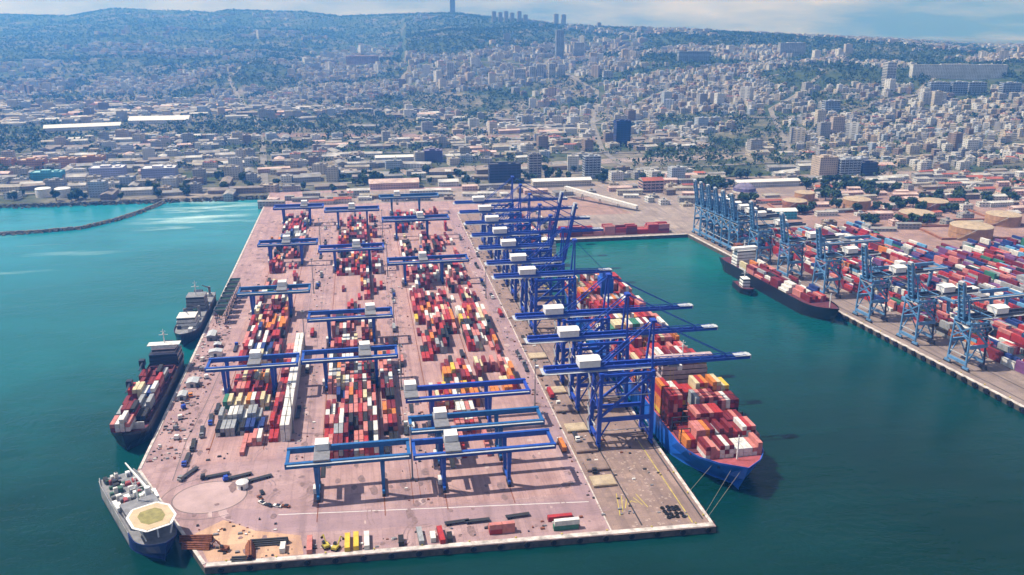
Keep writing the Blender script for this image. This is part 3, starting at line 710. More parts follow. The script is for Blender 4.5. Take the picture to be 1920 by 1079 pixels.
PAL = {
 'mixed': ['red']*5+['dark red']*9+['salmon']*4+['white']*3+['cream']*1+['grey']*1+['orange']+['black']*5+['navy'],
 'pink': ['salmon']*5+['white']*3+['red']*2+['dark red']*2,
 'orange': ['orange']*5+['yellow']*1+['cream']*2+['red']*3+['salmon']*3+['white']*2+['dark red']*2,
 'grey': ['grey']*6+['white']*4+['black']*3+['navy']*2+['dark red'],
 'cream': ['cream']*5+['white']*3+['green','dark red','orange'],
 'dark': ['dark red']*5+['black']*4+['grey']*2+['red']*2+['white','salmon'],
 'ship': ['red']*6+['dark red']*5+['cream']*1+['white']*4+['orange']*2+['salmon']*3+['grey'],
 'red': ['red']*5+['salmon']*3+['dark red']*3, 'white': ['white'],
 'right': ['white']*3+['red']*4+['salmon']*3+['grey']*3+['green']*1+['sky blue']*1+['purple']*2+['orange']*1+['navy']*2+['black']*2+['dark red']*6}
def stack_block(block, ubase, slots, vbase, bays, hfun, pal, seed, z0=.03, pitch=(2.78, 12.75), xf=None, rz=0., palbay=None, size20=.2):
    """slots across, bays along; heights from hfun(bay, slot, rnd); bay 0 is the one nearest the camera"""
    rnd = random.Random(seed); H_ = {}
    for b_ in range(bays):
        run = None
        for s_ in range(slots):
            H_[b_,s_] = hfun(b_, s_, rnd)
    for b_ in range(bays):
        p_ = PAL[(palbay or {}).get(b_, pal)]; last = rnd.choice(p_)
        for s_ in range(slots):
            for k in range(H_[b_,s_]):
                if rnd.random() < .5: last = rnd.choice(p_)
                top = k == H_[b_,s_]-1; front = H_.get((b_-1,s_),0) <= k
                x, y = ubase+s_*pitch[0], vbase+b_*pitch[1]
                for half in ((0,) if rnd.random() > size20 else (-1,1)):
                    xx, yy = x, y+half*3.1
                    if xf: xx, yy = xf(xx, yy)
                    CON.append((xx+rnd.uniform(-.08,.08), yy+rnd.uniform(-.12,.12), z0+k*CH, rz+rnd.gauss(0,.004), 20 if half else 40, last, block, b_+1, s_+1, k+1, top, front and half <= 0, half))
def patchy(base, hmax, fill, seed, sc=4.):
    def f(b_, s_, rnd):
        n = float(vnoise(s_/sc+seed*3.1, b_/2.2+seed*1.7, seed))
        if n > fill: return 0 if rnd.random() < .93 else 1
        return max(0, min(hmax, int(round(base*(1.35-n)+rnd.uniform(-1.2,1.2)))))
    return f
def bays_at(block, u, slots, specs, seed):
    """single bays placed by hand: (y, slot range, height, palette)"""
    for i, (y, s0, s1, h, pal) in enumerate(specs):
        def hf(b_, s_, r_, s0=s0, s1=s1, h=h): return max(0, h-(r_.random() < .35)-(r_.random() < .1)) if s0 <= s_ < s1 else 0
        rnd = random.Random(seed+i)
        last = None
        for s_ in range(s0, s1):
            hh = hf(0, s_, rnd)
            for k in range(hh):
                if last is None or rnd.random() < .7: last = rnd.choice(PAL[pal])
                CON.append((u+s_*2.78, y+rnd.uniform(-.1,.1), .03+k*CH, rnd.gauss(0,.004), 40, last, block, i+1, s_+1, k+1, k == hh-1, True, 0))
# left block (X -94..-64)
LBK = 'left yard block'
bays_at(LBK, -91.6, 10, [(452,5,9,1,'pink'), (463,6,10,2,'pink'), (478,0,10,2,'grey'), (491,0,9,3,'grey'), (510,0,10,3,'cream'), (528,1,10,3,'red'), (541,1,10,4,'orange'), (556,2,9,3,'mixed')], 31)
stack_block('left block, far part', -91.6, 10, 585, 36, patchy(2.4,4,.56,5), 'mixed', 6, palbay={5:'orange',6:'orange',7:'orange',18:'red',19:'pink',12:'cream',27:'grey',28:'grey'})
# tall reefer row on the right side of the left block with red rows beside it
stack_block('white row, left block', -53.6, 2, 466, 12, lambda b_,s_,r_: 4, 'white', 8, size20=0.)
stack_block('red row, left block', -60.6, 2, 466, 12, lambda b_,s_,r_: 1+(b_ in (1,3,4,7,9))+(r_.random() < .2), 'red', 9, size20=0.)
# middle block (X -31..14)
stack_block('middle yard block', -28.4, 11, 438, 11, patchy(3.2,4,.80,12,3.), 'mixed', 13, palbay={0:'mixed',2:'dark',5:'orange',8:'dark'})
stack_block('middle block, right strip', 5.4, 3, 438, 11, patchy(2.8,4,.70,14,2.), 'mixed', 15, palbay={3:'orange'})
stack_block('middle block, far part', -28.4, 11, 592, 34, patchy(2.8,4,.57,16), 'mixed', 17, palbay={3:'pink',4:'dark',9:'dark',10:'red',14:'pink',22:'dark'})
stack_block('middle strip, far part', 5.4, 3, 592, 34, patchy(2.6,4,.52,18), 'mixed', 19)
# right block (X 33..98)
stack_block('right block, gantry end', 36.5, 10, 428, 5, patchy(1.7,2,.40,21,2.), 'pink', 22)
stack_block('right yard block', 36, 11, 492, 5, patchy(2.6,4,.74,23,3.), 'orange', 24, palbay={2:'dark',3:'orange',4:'dark'})
stack_block('right block, quay side', 70.5, 9, 494, 5, patchy(2.4,3,.66,25,3.), 'orange', 26)
stack_block('right block, far part', 36, 11, 572, 37, patchy(2.7,4,.60,27), 'mixed', 28, palbay={1:'dark',3:'dark',5:'orange',6:'orange',7:'orange',8:'red',12:'dark'})
stack_block('right quayside, far part', 70.5, 8, 572, 37, patchy(2.4,4,.50,29), 'mixed', 30, palbay={5:'orange',6:'orange',7:'orange'})
# basin head: long red wall of boxes
stack_block('basin head wall', 0, 5, 0, 10, lambda b_,s_,r_: 3+(r_.random() < .5) if b_ not in (3,7) else 2, 'red', 40, xf=lambda x, y: (218+y, 898+x), rz=math.pi/2, size20=0.)
stack_block('behind the basin', 172, 16, 905, 7, patchy(2.2,4,.5,41), 'dark', 42)
# right terminal: stacks parallel to the right-hand quay
for blk in range(10):
    t0 = 44+blk*33
    stack_block(f'right-hand terminal {ordn(blk+1)} block', t0, 9, 0, 35 if blk < 5 else 27, patchy(2.8,4,.72,50+blk,3.), 'right', 60+blk, xf=lambda x, y: rq(470-y, x), rz=math.atan2(RD.y, RD.x)-math.pi/2, palbay={(blk*5+3) % 34:'red', (blk*7+10) % 34:'grey'})
# on the blue ship: bays counted from the bow
DK = SZ+1.45
def ship_h(b_, s_, r_):
    if b_ == 0: return 3-(r_.random() < .3) if 2 <= s_ <= 13 else 0
    b_ -= 1
    if b_ < 4:
        if b_ == 0: return 4-(r_.random() < .3) if 2 <= s_ <= 14 else 2
        if b_ == 1: return (5 if 4 <= s_ <= 9 else 3 if s_ > 9 else 1) - (s_ in (0,15))
        if b_ == 2: return (7 if s_ < 3 else 1 if s_ < 6 else 6 if s_ < 11 else 5)
        return 7-(r_.random() < .25) if s_ < 5 or s_ > 7 else 5
    return 0
stack_block('blue ship forward deck', SU-19.9, 16, 385, 5, ship_h, 'ship', 71, z0=DK, pitch=(2.65,14.2), size20=0., palbay={4:'orange',3:'mixed',2:'red',0:'pink'})
def ship_h2(b_, s_, r_):
    if b_ in (10,): return 0
    return max(0, [7,7,6,7,5,7,7,6,7,7,0,7,6,7,6][b_]-(r_.random() < .3)-(s_ in (0,15))*1-(3 if float(vnoise(s_/3.,b_*1.3,77)) > .72 else 0))
stack_block('blue ship after deck', SU-19.9, 16, 475, 15, ship_h2, 'ship', 72, z0=DK, pitch=(2.65,14.2), size20=0., palbay={0:'pink',2:'red',5:'cream',8:'red'})
# black cargo ship (deck loads) and the right-hand container ship
stack_block('black cargo ship deck', -149, 6, 480, 6, patchy(2.0,3,.82,80,2.), 'dark', 81, z0=7.05, pitch=(2.7,14.), palbay={0:'pink',3:'mixed',4:'mixed'})
ang = math.atan2(RD.y, RD.x)-math.pi/2
def onD(x, y): v_ = Matrix.Rotation(ang, 2) @ Vector((x, y)); return (sD.location.x+v_.x, sD.location.y+v_.y)
stack_block('black container ship deck', -10.6, 9, 46, 8, patchy(2.2,3,.8,83,3.), 'dark', 84, z0=6.6, pitch=(2.65,13.4), xf=onD, rz=ang, palbay={0:'orange',1:'red',5:'white',6:'mixed'})
camp = Vector((0,0,235))
def vis_key(c): return (Vector(c[:3])-camp).length*(1. if c[10] else 1.12)
expo = [c for c in CON if c[10] or (c[11] and c[9] > 0)]
expo.sort(key=vis_key)
inview = []
cs_, sn_ = math.cos(R(9.97)), math.sin(R(9.97))
for c in expo:
    xc, yc = c[0]*cs_-c[1]*sn_, c[0]*sn_+c[1]*cs_
    if abs(xc/(yc*.953+(235-c[2])*.304)) < .61: inview.append(c)
pick = set(id(c) for c in inview[:290])
TIER = ['bottom', 'second', 'third', 'fourth', 'fifth', 'sixth', 'seventh']
NC = 0
for c in CON:
    if id(c) not in pick: continue
    o = link('shipping_container', CME[c[4]]); o.location = c[:3]; o.rotation_euler.z = c[3]
    o.material_slots[0].link = 'OBJECT'; o.material_slots[0].material = CM[c[5]]
    half = '' if c[12] == 0 else (' near half' if c[12] < 0 else ' far half')
    tier = 'top tier' if c[10] else TIER[c[9]-1]+' tier'
    tag(o, f'{c[5]} container{half}, {tier}, {ordn(c[8])} from left, {ordn(c[7])} row, {c[6]}', 'container', 'containers, '+c[6]); NC += 1
rest = [c for c in CON if id(c) not in pick]
cols = list(CC)
Pq, Fq, Mq = [], [], []
box8 = np.array([(-1,-1,0),(1,-1,0),(1,1,0),(-1,1,0),(-1,-1,1),(1,-1,1),(1,1,1),(-1,1,1)], float)
boxf = np.array([(4,5,6,7),(0,1,5,4),(1,2,6,5),(2,3,7,6),(3,0,4,7)])
for i, c in enumerate(rest):
    Lc = 12.19 if c[4] == 40 else 6.06
    q_ = box8*np.array([1.219, Lc/2, 2.57]); ca, sa = math.cos(c[3]), math.sin(c[3])
    Pq.append(np.stack([q_[:,0]*ca-q_[:,1]*sa+c[0], q_[:,0]*sa+q_[:,1]*ca+c[1], q_[:,2]+c[2]], 1)); Fq.append(boxf+8*i); Mq += [cols.index(c[5])]*5
me = bpy.data.meshes.new('stacked_containers'); me.from_pydata(np.concatenate(Pq).tolist(), [], np.concatenate(Fq).tolist())
for k in cols: me.materials.append(CM[k])
me.polygons.foreach_set('material_index', Mq); me.update()
tag(link('stacked_containers', me), 'the remaining stacked shipping containers of the yards and ships', 'containers', kind='stuff')
print('containers', len(CON), 'single', NC)

# ------------------------------------------------------------------ vehicles and loose gear on the pier
def truck(label, loc, rz, cabm, load=None, group=None, trailer=True):
    t = thing('terminal_truck', label, 'truck', (*loc,.04), rz, group)
    cb = MB().box(-1.2,1.2,.0,2.1,.7,2.9); cb.add([(-1.2,2.1,.7),(1.2,2.1,.7),(1.2,2.7,.7),(-1.2,2.7,.7),(-1.2,2.1,2.0),(1.2,2.1,2.0),(1.2,2.6,1.8),(-1.2,2.6,1.8)], [(2,3,7,6),(4,5,6,7),(1,2,6,5),(0,4,7,3)])
    c_ = cb.obj('cab', cabm, t); MB().box(-1.08,1.08,2.08,2.16,1.9,2.7).obj('windscreen', 'glass', c_)
    if trailer: MB().box(-1.2,1.2,-12.4,-.3,1.0,1.35).box(-.5,.5,-12,1,.7,1.).obj('trailer', 'steel_dark', t)
    for y in ((1.2,-1.6,-9.6,-11) if trailer else (1.2,-.2)):
        for s in (-1,1):
            w = MB()
            for k in range(8):
                a, a2 = k*math.pi/4, (k+1)*math.pi/4
                w.add([(s*1.22,y,.5),(s*1.22,y+.5*math.cos(a),.5+.5*math.sin(a)),(s*1.22,y+.5*math.cos(a2),.5+.5*math.sin(a2)),(s*.85,y+.5*math.cos(a),.5+.5*math.sin(a)),(s*.85,y+.5*math.cos(a2),.5+.5*math.sin(a2))], [(0,1,2),(1,3,4,2)])
            w.obj('wheel', 'rubber', t)
    if load:
        o = link('shipping_container', CME[40]); o.location = (loc[0]+6.3*math.sin(rz), loc[1]-6.3*math.cos(rz), 1.4); o.rotation_euler.z = rz
        o.material_slots[0].link = 'OBJECT'; o.material_slots[0].material = CM[load]
        tag(o, f'{load} container loaded on {label}'.replace(' container carrier', ' carrier'), 'container', 'containers riding on trucks')
    return t
cabs = ['white_paint','steel_dark','orange','crane_blue','white_dirty','steel_grey']
# queue round the left road
path = [(-101,452),(-103,440),(-104.5,428),(-101,418),(-90,419.5),(-79,417)]
queue = [(-97,505,.05),(-98.5,490,.1),(-101,474,.12),(-103.5,458,.08),(-104.6,441,-.02),(-103,425,-.5),(-91,424,-1.35),(-79,420.5,-1.25),(-68,416,-1.2)]
for k, (x, y, a) in enumerate(queue):
    truck(f'dark truck {ordn(k+1)} from the back of the queue curving round the left road', (x,y), a+math.pi, cabs[(k*2+1) % 6] if k % 3 else 'steel_dark', None, 'trucks queuing on the left road')
for k, (x, y, a, ld) in enumerate(((21,470,0,'white'),(20,560,math.pi,'salmon'),(17.5,640,0,'grey'),(21,720,math.pi,None),(103.5,430,0,'orange'),(104,560,math.pi,None),(105,660,0,'red'),(-45,560,math.pi,'white'),(-45,640,0,'red'),(-45.5,760,math.pi,None),(112,500,0,'red'),(114,590,math.pi,None))):
    truck(f'{["white","dark","orange"][k % 3]} tractor truck driving lane {ordn(k+1)} between yard blocks' if False else f'tractor truck number {k}', (x,y), a, cabs[k % 6], None)['label'] = ['white truck on the centre road beside the middle block','dark truck on the centre road near the third middle gantry','truck on the centre road in mid yard','blue truck far up the centre road','white truck on the quay road near the front gantries','grey truck on the quay road by the third quay crane','truck on the quay road level with the ship stern','dark truck on the lane right of the white reefer row','orange truck on the lane between left and middle blocks','blue truck far up the lane between left and middle blocks','white truck on the brown apron near the second crane','grey truck on the brown apron near the fourth crane'][k]
    if ld:
        o = link('shipping_container', CME[40]); o.location = (x+6.3*math.sin(a), y-6.3*math.cos(a), 1.42); o.rotation_euler.z = a
        o.material_slots[0].link = 'OBJECT'; o.material_slots[0].material = CM[ld]
        tag(o, f'{ld} container riding on a truck, {["nearest the middle block","by the third middle gantry","in mid yard","","on the near quay road","","on the far quay road","right of the reefer row","on the left lane","","on the brown apron",""][k]}', 'container', 'containers riding on trucks')
def car(label, loc, rz, m):
    t = thing('parked_car', label, 'car', (*loc,.04), rz, 'cars parked by the roundabout')
    MB().box(-.9,.9,-2.2,2.2,.35,.95).obj('body', m, t)
    MB().add([(-.85,-1.5,.95),(.85,-1.5,.95),(.85,1.0,.95),(-.85,1.0,.95),(-.7,-1.1,1.5),(.7,-1.1,1.5),(.7,.4,1.5),(-.7,.4,1.5)], [(4,5,6,7),(0,1,5,4),(1,2,6,5),(2,3,7,6),(3,0,4,7)]).obj('cabin', 'glass', t)
    for y in (-1.4,1.4):
        for s in (-1,1): MB().bar((s*.65,y,.34), (s*.92,y,.34), .66, .66).obj('wheel', 'rubber', t)
for k, (x, y, a, m) in enumerate(((-60,404,.3,'steel_dark'),(-60.5,399,.5,'rust'),(-59,394,.7,'white_dirty'),(-55.5,391,.9,'steel_dark'),(-51,389.5,1.1,'white_paint'),(-47,388.5,1.2,'rust'))):
    car(f'{["dark","rusty red","off-white","black","white","brown"][k]} car parked beside the roundabout, {ordn(k+1)} along the curved row', (x,y), a, m)
# bulk trailers and small vehicles on the left quay apron
for k in range(9):
    x, y = -116+random.uniform(-3,3), 470+k*15+random.uniform(-4,4)
    truck(f'small service truck on the left quay, {ordn(k+1)} from the front', (x,y), random.uniform(0,6.28), cabs[(k*5) % 6], None, 'service trucks along the left quay', trailer=False)
# grab hoppers in a line on the left quay
for k in range(7):
    t = thing('cargo_hopper', f'dark steel cargo hopper on the left quay, {ordn(k+1)} from the front', 'hopper', (-118+.2*k,676+k*13,0), 0, 'hoppers by the workship')
    for x in (-3.5,3.5):
        for y in (-3.5,3.5): MB().bar((x,y,0), (x,y,8), .6).obj('leg', 'steel_dark', t)
    MB().add([(-1,-1,6),(1,-1,6),(1,1,6),(-1,1,6),(-4.4,-4.4,11.5),(4.4,-4.4,11.5),(4.4,4.4,11.5),(-4.4,4.4,11.5)], [(3,2,1,0),(0,1,5,4),(1,2,6,5),(2,3,7,6),(3,0,4,7)]).obj('funnel', 'deck_green', t)
    MB().box(-4.6,4.6,-4.6,-4.3,11.5,12.3).box(-4.6,4.6,4.3,4.6,11.5,12.3).box(-4.6,-4.3,-4.3,4.3,11.5,12.3).box(4.3,4.6,-4.3,4.3,11.5,12.3).obj('rim', 'steel_grey', t)
# hatch covers laid on the apron
for k, v in enumerate((384,400,421,446,473,500,531,560,590)):
    x = 116.2+(k % 2)*.8
    t = tag(MB().box(x-6.2,x+6.2,v-5,v+5,.5,1.5).box(x-5.6,x+5.6,v-4.4,v+4.4,1.5,1.7).box(x-5.8,x-5,v-4.6,v+4.6,.04,.5).box(x+5,x+5.8,v-4.6,v+4.6,.04,.5).obj('hatch_cover', 'hatch_tan' if k in (0,3,5,7) else 'apron_brown'),
            f'flat ship hatch cover lying on the quay apron, {ordn(k+1)} from the pier end', 'hatch cover', 'hatch covers on the apron')
# floodlight masts
for k, (x, y) in enumerate(((17.5,405),(17.5,520),(18,640),(18,780),(18,930),(-48.5,470),(-48.5,600),(-48.5,740),(-48.5,900),(99,480),(100,700))):
    t = thing('floodlight_mast', f'tall thin floodlight mast on the {"centre road" if k < 5 else "left lane" if k < 9 else "quay road"}, {ordn(k+1 if k < 5 else k-4 if k < 9 else k-8)} from the front', 'light mast', (x,y,0), 0, 'floodlight masts in the yard')
    MB().cyl((0,0), .45, 0, 32, 8, .2).box(-.8,.8,-.8,.8,0,.5).obj('pole', 'steel_grey', t)
    MB().cyl((0,0), 1.1, 31.3, 31.7, 10).obj('head_ring', 'steel_dark', t)
    for q_ in range(6): MB().box(1.15*math.cos(q_*1.047)-.3,1.15*math.cos(q_*1.047)+.3,1.15*math.sin(q_*1.047)-.3,1.15*math.sin(q_*1.047)+.3,30.9,31.6).obj('floodlight', 'white_dirty', t)
# gate office
t = thing('gate_office', 'small white domed office beside the roundabout', 'kiosk', (-70.5,411.5,0))
MB().cyl((0,0), 2.9, 0, 3.4, 14).obj('wall', 'white_paint', t); MB().cyl((0,0), 3.3, 3.4, 3.9, 14, 2.6, dome=1.4).obj('roof', 'white_paint', t); MB().box(-.5,.5,-3.0,-2.8,.05,2.2).obj('door', 'steel_dark', t)
# single boxes standing along the pier end
def lone(x, y, rz, col, label, size=40, z=.04):
    o = link('shipping_container', CME[size]); o.location = (x,y,z); o.rotation_euler.z = rz; o.material_slots[0].link = 'OBJECT'; o.material_slots[0].material = CM[col]
    tag(o, label, 'container', 'boxes along the pier end'); return o
EDGE = lambda x: 344-(x+79)*9/238
lone(-33.4, EDGE(-33.4)+9.5, .03, 'salmon', 'pale pink container end-on near the left pier end')
lone(-16.2, EDGE(-16)+9, 0, 'yellow', 'left of the two yellow containers at the pier edge')
lone(-12.2, EDGE(-12)+9.5, 0, 'yellow', 'right of the two yellow containers at the pier edge')
lone(-7.3, EDGE(-7)+9.3, 0, 'white', 'white container right of the two yellow ones at the pier edge')
lone(8.5, EDGE(8)+7, 0, 'black', 'short black container alone at the pier edge', 20)
lone(17.6, EDGE(17)+9.5, .05, 'grey', 'grey container standing alone near the middle of the pier end')
lone(23.4, EDGE(23)+8, .02, 'white', 'white container left of the narrow red one at the pier edge', 20)
lone(27.3, EDGE(27)+9, .06, 'red', 'narrow red container beside the white one at the pier edge')
lone(31.2, EDGE(31)+6.6, 0, 'black', 'dark short container right of the narrow red one', 20)
for k in range(4): lone(53.2+(k % 2)*6.2, EDGE(55)+9+(k//2)*2.6, math.pi/2, ['red','salmon','salmon','red'][k], f'{["front left red","front right pink","back left pink","back right red"][k]} box of the pink red four at the pier edge', 20)
for k in range(2): lone(53.2+k*6.2, EDGE(55)+9, math.pi/2, 'salmon', f'{["left","right"][k]} upper pink box of the pink red group at pier edge', 20, .04+CH)
lone(87, EDGE(87)+8, math.pi/2, 'green', 'green container nearest the edge at right of the pier end')
lone(87.4, EDGE(87)+8, math.pi/2, 'white', 'white container on top of the green one at the pier end', 40, .04+CH)
lone(86, EDGE(86)+16, math.pi/2, 'red', 'red container just behind the green one at the pier end')
lone(-45.5, EDGE(-45)+9, -.02, 'white', 'white container left of the pale pink one at the pier end', 20)
for k, (x, y, a, lab) in enumerate(((36,359,-1.5,'left'),(46,358.5,-1.55,'middle'),(66,359.5,-1.5,'right'))):
    t = thing('flatbed_trailer', f'{lab} empty dark flatbed trailer parked behind the boxes at the pier end', 'trailer', (x,y,0), a, 'flatbed trailers at the pier end')
    MB().box(-1.2,1.2,-6,6,1.1,1.4).box(-.5,.5,-5.5,5.5,.7,1.1).obj('bed', 'steel_dark', t)
    for y_ in (-4.6,-3.4):
        for s in (-1,1): MB().bar((s*.7,y_,.5), (s*1.2,y_,.5), .9, .9).obj('wheel', 'rubber', t)
    MB().box(-.8,-.6,3.4,3.6,.04,.8).box(.6,.8,3.4,3.6,.04,.8).obj('support_leg', 'steel_grey', t)
# small yellow excavators
def excavator(label, loc, rz, m='yellow_paint'):
    t = thing('excavator', label, 'excavator', (*loc,.04), rz)
    for s in (-1,1): MB().box(s*1.2-.3,s*1.2+.3,-1.9,1.9,.05,.8).obj('track', 'rubber', t)
    b_ = MB().box(-1.3,1.3,-2,1.3,1.,2.1).obj('body', m, t); MB().box(-1.3,-.1,.1,1.5,2.1,3.2).obj('cab', 'glass', b_)
    MB().bar((.5,1.2,1.6), (.5,4.,4.6), .5).bar((.5,4,4.6), (.5,6.4,2.4), .4).obj('arm', m, t)
    MB().add([(0,6.2,2.4),(1,6.2,2.4),(1,7,1.4),(0,7,1.4),(0,6,1.2),(1,6,1.2)], [(0,1,2,3),(2,3,4,5),(0,3,4),(1,2,5),(0,1,5,4)]).obj('bucket', 'steel_dark', t)
excavator('left small yellow excavator beside the pink container at the pier end', (-26,EDGE(-26)+8), .4)
excavator('right small yellow excavator beside the yellow containers at the pier end', (-21.5,EDGE(-21)+6), -.5)
excavator('rust red excavator at the left tip of the pier end', (-72,EDGE(-72)+12), 1.2, 'rust')
# steel pile bundles
def bundle(label, x, y, rz, n, L, m='rust', r=.45):
    t = thing('pipe_bundle', label, 'pipes', (x,y,.04), rz, 'pipe bundles at the pier end')
    k = 0; row = n; z = r
    while row > 0 and k < 14:
        for i in range(row):
            xx = (i-(row-1)/2)*2*r; b_ = MB()
            for q_ in range(8):
                a, a2 = q_*math.pi/4, (q_+1)*math.pi/4
                b_.add([(xx+r*math.cos(a),-L/2,z+r*math.sin(a)),(xx+r*math.cos(a2),-L/2,z+r*math.sin(a2)),(xx+r*math.cos(a2),L/2,z+r*math.sin(a2)),(xx+r*math.cos(a),L/2,z+r*math.sin(a))], [(0,1,2,3)])
            b_.obj('pipe', m, t); k += 1
        row -= 1; z += r*1.73
bundle('rusty pipe bundle lying nearest the helideck vessel', -86, 366, 1.45, 4, 15)
bundle('second rusty pipe bundle beside the helideck vessel', -85, 360, 1.35, 4, 13)
bundle('long dark pipe bundle lying across the pier end', -52, 357.5, 1.52, 4, 17, 'steel_dark')
bundle('pipe bundle pointing at the edge, left of the long dark one', -60, 351.5, .12, 5, 12, 'rust')
bundle('short dark pipe bundle by the pier edge', -63, 346.6, 1.5, 3, 9, 'steel_dark')
# tyre pile
def torus_mesh():
    b = MB(); n, mm = 12, 6
    for i in range(n):
        for j in range(mm):
            def P_(i_, j_):
                a, c = 2*math.pi*i_/n, 2*math.pi*j_/mm; r_ = .85+.38*math.cos(c); return (r_*math.cos(a), r_*math.sin(a), .38+.38*math.sin(c))
            b.add([P_(i,j), P_(i+1,j), P_(i+1,j+1), P_(i,j+1)], [(0,1,2,3)])
    return b.mesh('old_tyre', 'rubber')
tyre = torus_mesh(); rr = random.Random(9)
for k in range(16):
    o = link('old_tyre', tyre); o.location = (139+(k % 4)*2.4+rr.uniform(-.5,.5), 346+(k//4)*2.9+rr.uniform(-.6,.6), .05)
    tag(o, 'black old tyre in the scatter near the pier corner', 'tyre', 'old tyres near the pier corner')
# people-free small stores on left quay
for k, (x, y, w, d, h, m) in enumerate(((-119,552,7,9,3.4,'white_dirty'),(-122,532,5,8,3,'walkway_grey'),(-112,604,9,6,3.6,'white_paint'),(-120,640,6,12,4,'steel_grey'),(-113,620,5,5,2.8,'rust'))):
    t = thing('quay_shed', f'{["off-white","light grey","white","dark grey","rusty"][k]} small store shed on the left quay', 'shed', (x,y,0))
    MB().box(-w/2,w/2,-d/2,d/2,0,h).obj('wall', m, t)
    MB().add([(-w/2-.3,-d/2-.3,h),(w/2+.3,-d/2-.3,h),(w/2+.3,d/2+.3,h),(-w/2-.3,d/2+.3,h),(0,-d/2-.3,h+1),(0,d/2+.3,h+1)], [(0,1,4),(2,3,5),(0,4,5,3),(1,2,5,4)]).obj('roof', 'walkway_grey', t); MB().box(-1,1,-d/2-.06,-d/2+.02,.05,2.4).obj('door', 'steel_dark', t)

# more tractors about the yard
rr = random.Random(77); used = []
LANES = [('centre road',19,392,1040),('left lane',-45.5,440,1040),('quay road',104,380,1030),('brown apron',113,380,980),('far left road',-101,520,1030)]
for ln, x, y0, y1 in LANES:
    ys = sorted(rr.uniform(y0, y1) for _ in range(6))
    ys = [y for i, y in enumerate(ys) if i == 0 or y-ys[i-1] > 17]
    for i, y in enumerate(ys):
        cm = rr.choice(cabs); cn = {'white_paint':'white','steel_dark':'black','orange':'orange','crane_blue':'blue','white_dirty':'off-white','steel_grey':'grey'}[cm]
        truck(f'{cn} terminal tractor with bare trailer, {ordn(i+1)} such from the front on the {ln}', (x+rr.uniform(1.8,3.2)*rr.choice((-1,1))*.5,y), rr.choice((0, math.pi))+rr.gauss(0,.03), cm, None, 'tractors moving through the yard')
# loose dunnage, pallets, cones and lashing gear too small to count
db_ = MB(); zones = [(-126,-108,446,760,420),(-100,-56,440,1050,160),(-52,-36,430,1050,120),(12,30,380,1050,160),(100,122,345,1000,240),(120,156,345,700,90),(-70,100,346,356,70),(-88,-50,352,380,40)]
for x0, x1, y0, y1, n in zones:
    for _ in range(n):
        x, y = rr.uniform(x0,x1), rr.uniform(y0,y1); s = rr.uniform(.2,.65); w = rr.uniform(.5,2.2)*s
        db_.add([(x-w,y-s,.03),(x+w,y-s,.03),(x+w,y+s,.03),(x-w,y+s,.03),(x-w*.9,y-s*.9,s*1.3),(x+w*.9,y-s*.9,s*1.3),(x+w*.9,y+s*.9,s*1.3),(x-w*.9,y+s*.9,s*1.3)], [(4,5,6,7),(0,1,5,4),(1,2,6,5),(2,3,7,6),(3,0,4,7)], rr.choice((0,0,0,0,2,2,4,4,1)))
tag(db_.obj('loose_gear', ['steel_dark','white_dirty','rust','hatch_tan','steel_grey']), 'small loose pallets, lashing gear and dunnage strewn over the pier', 'loose gear', kind='stuff')

# ------------------------------------------------------------------ the city
def facade(name, wall, roof, win=(.05,.06,.08), fl=3.3, bay=3.6):
    """far walls: rows of window openings too small to build, flat mineral roofs"""
    m, t, b = new_mat(name, .85, .2)
    P, x, y, z, g = pos(t)
    nz = N(t, 'ShaderNodeSeparateXYZ'); t.links.new(g.outputs['True Normal'], nz.inputs[0])
    up = mth(t, 'GREATER_THAN', nz.outputs[2], .5)
    fz = mth(t, 'FRACT', mth(t, 'DIVIDE', z, fl)); fx = mth(t, 'FRACT', mth(t, 'DIVIDE', mth(t, 'ADD', mth(t, 'MULTIPLY', x, 1.0), mth(t, 'MULTIPLY', y, .83)), bay))
    w = mth(t, 'MULTIPLY', mth(t, 'MULTIPLY', mth(t, 'GREATER_THAN', fz, .38), mth(t, 'LESS_THAN', fz, .80)), mth(t, 'GREATER_THAN', fx, .42))
    wallc = mixc(t, noise_chain(t, .06, .35, .65, vec=P), wall, tuple(c*.72 for c in wall))
    wallc = mixc(t, mth(t, 'MULTIPLY', w, .8), wallc, win)
    roofc = mixc(t, noise_chain(t, .08, .35, .65, vec=P), roof, tuple(c*.55 for c in roof))
    t.links.new(mixc(t, up, wallc, roofc), b.inputs['Base Color']); return m
FAC = {'white': ((.66,.65,.63),(.44,.42,.41)), 'cream': ((.56,.50,.42),(.36,.33,.29)), 'grey': ((.36,.35,.35),(.29,.28,.28)), 'beige': ((.52,.42,.34),(.42,.36,.31)), 'pale blue': ((.42,.47,.55),(.42,.42,.44)),
       'red-roofed': ((.60,.54,.48),(.38,.11,.075)), 'brown': ((.28,.21,.17),(.28,.24,.22)), 'pink': ((.60,.40,.37),(.58,.43,.40)), 'dark blue': ((.02,.045,.20),(.09,.10,.16)), 'navy': ((.035,.045,.11),(.11,.11,.14)), 'orange': ((.55,.27,.14),(.60,.45,.34)),
       'bright white': ((.60,.60,.60),(.54,.53,.52)), 'turquoise': ((.08,.38,.50),(.30,.55,.60)), 'purple': ((.13,.11,.26),(.20,.18,.28)), 'lavender': ((.42,.42,.62),(.74,.74,.76))}
FM = {k: facade('facade_'+k.replace(' ', '_').replace('-', '_'), *c) for k, c in FAC.items()}
FK = list(FAC)
def pxpy(u, v, z):
    xc, yc = u*CS-v*SN, u*SN+v*CS; zz = z-235; d = yc*.9528-zz*.3037; b = yc*.3037+zz*.9528
    return 960+1600*xc/d, 539.5-1600*b/d, d
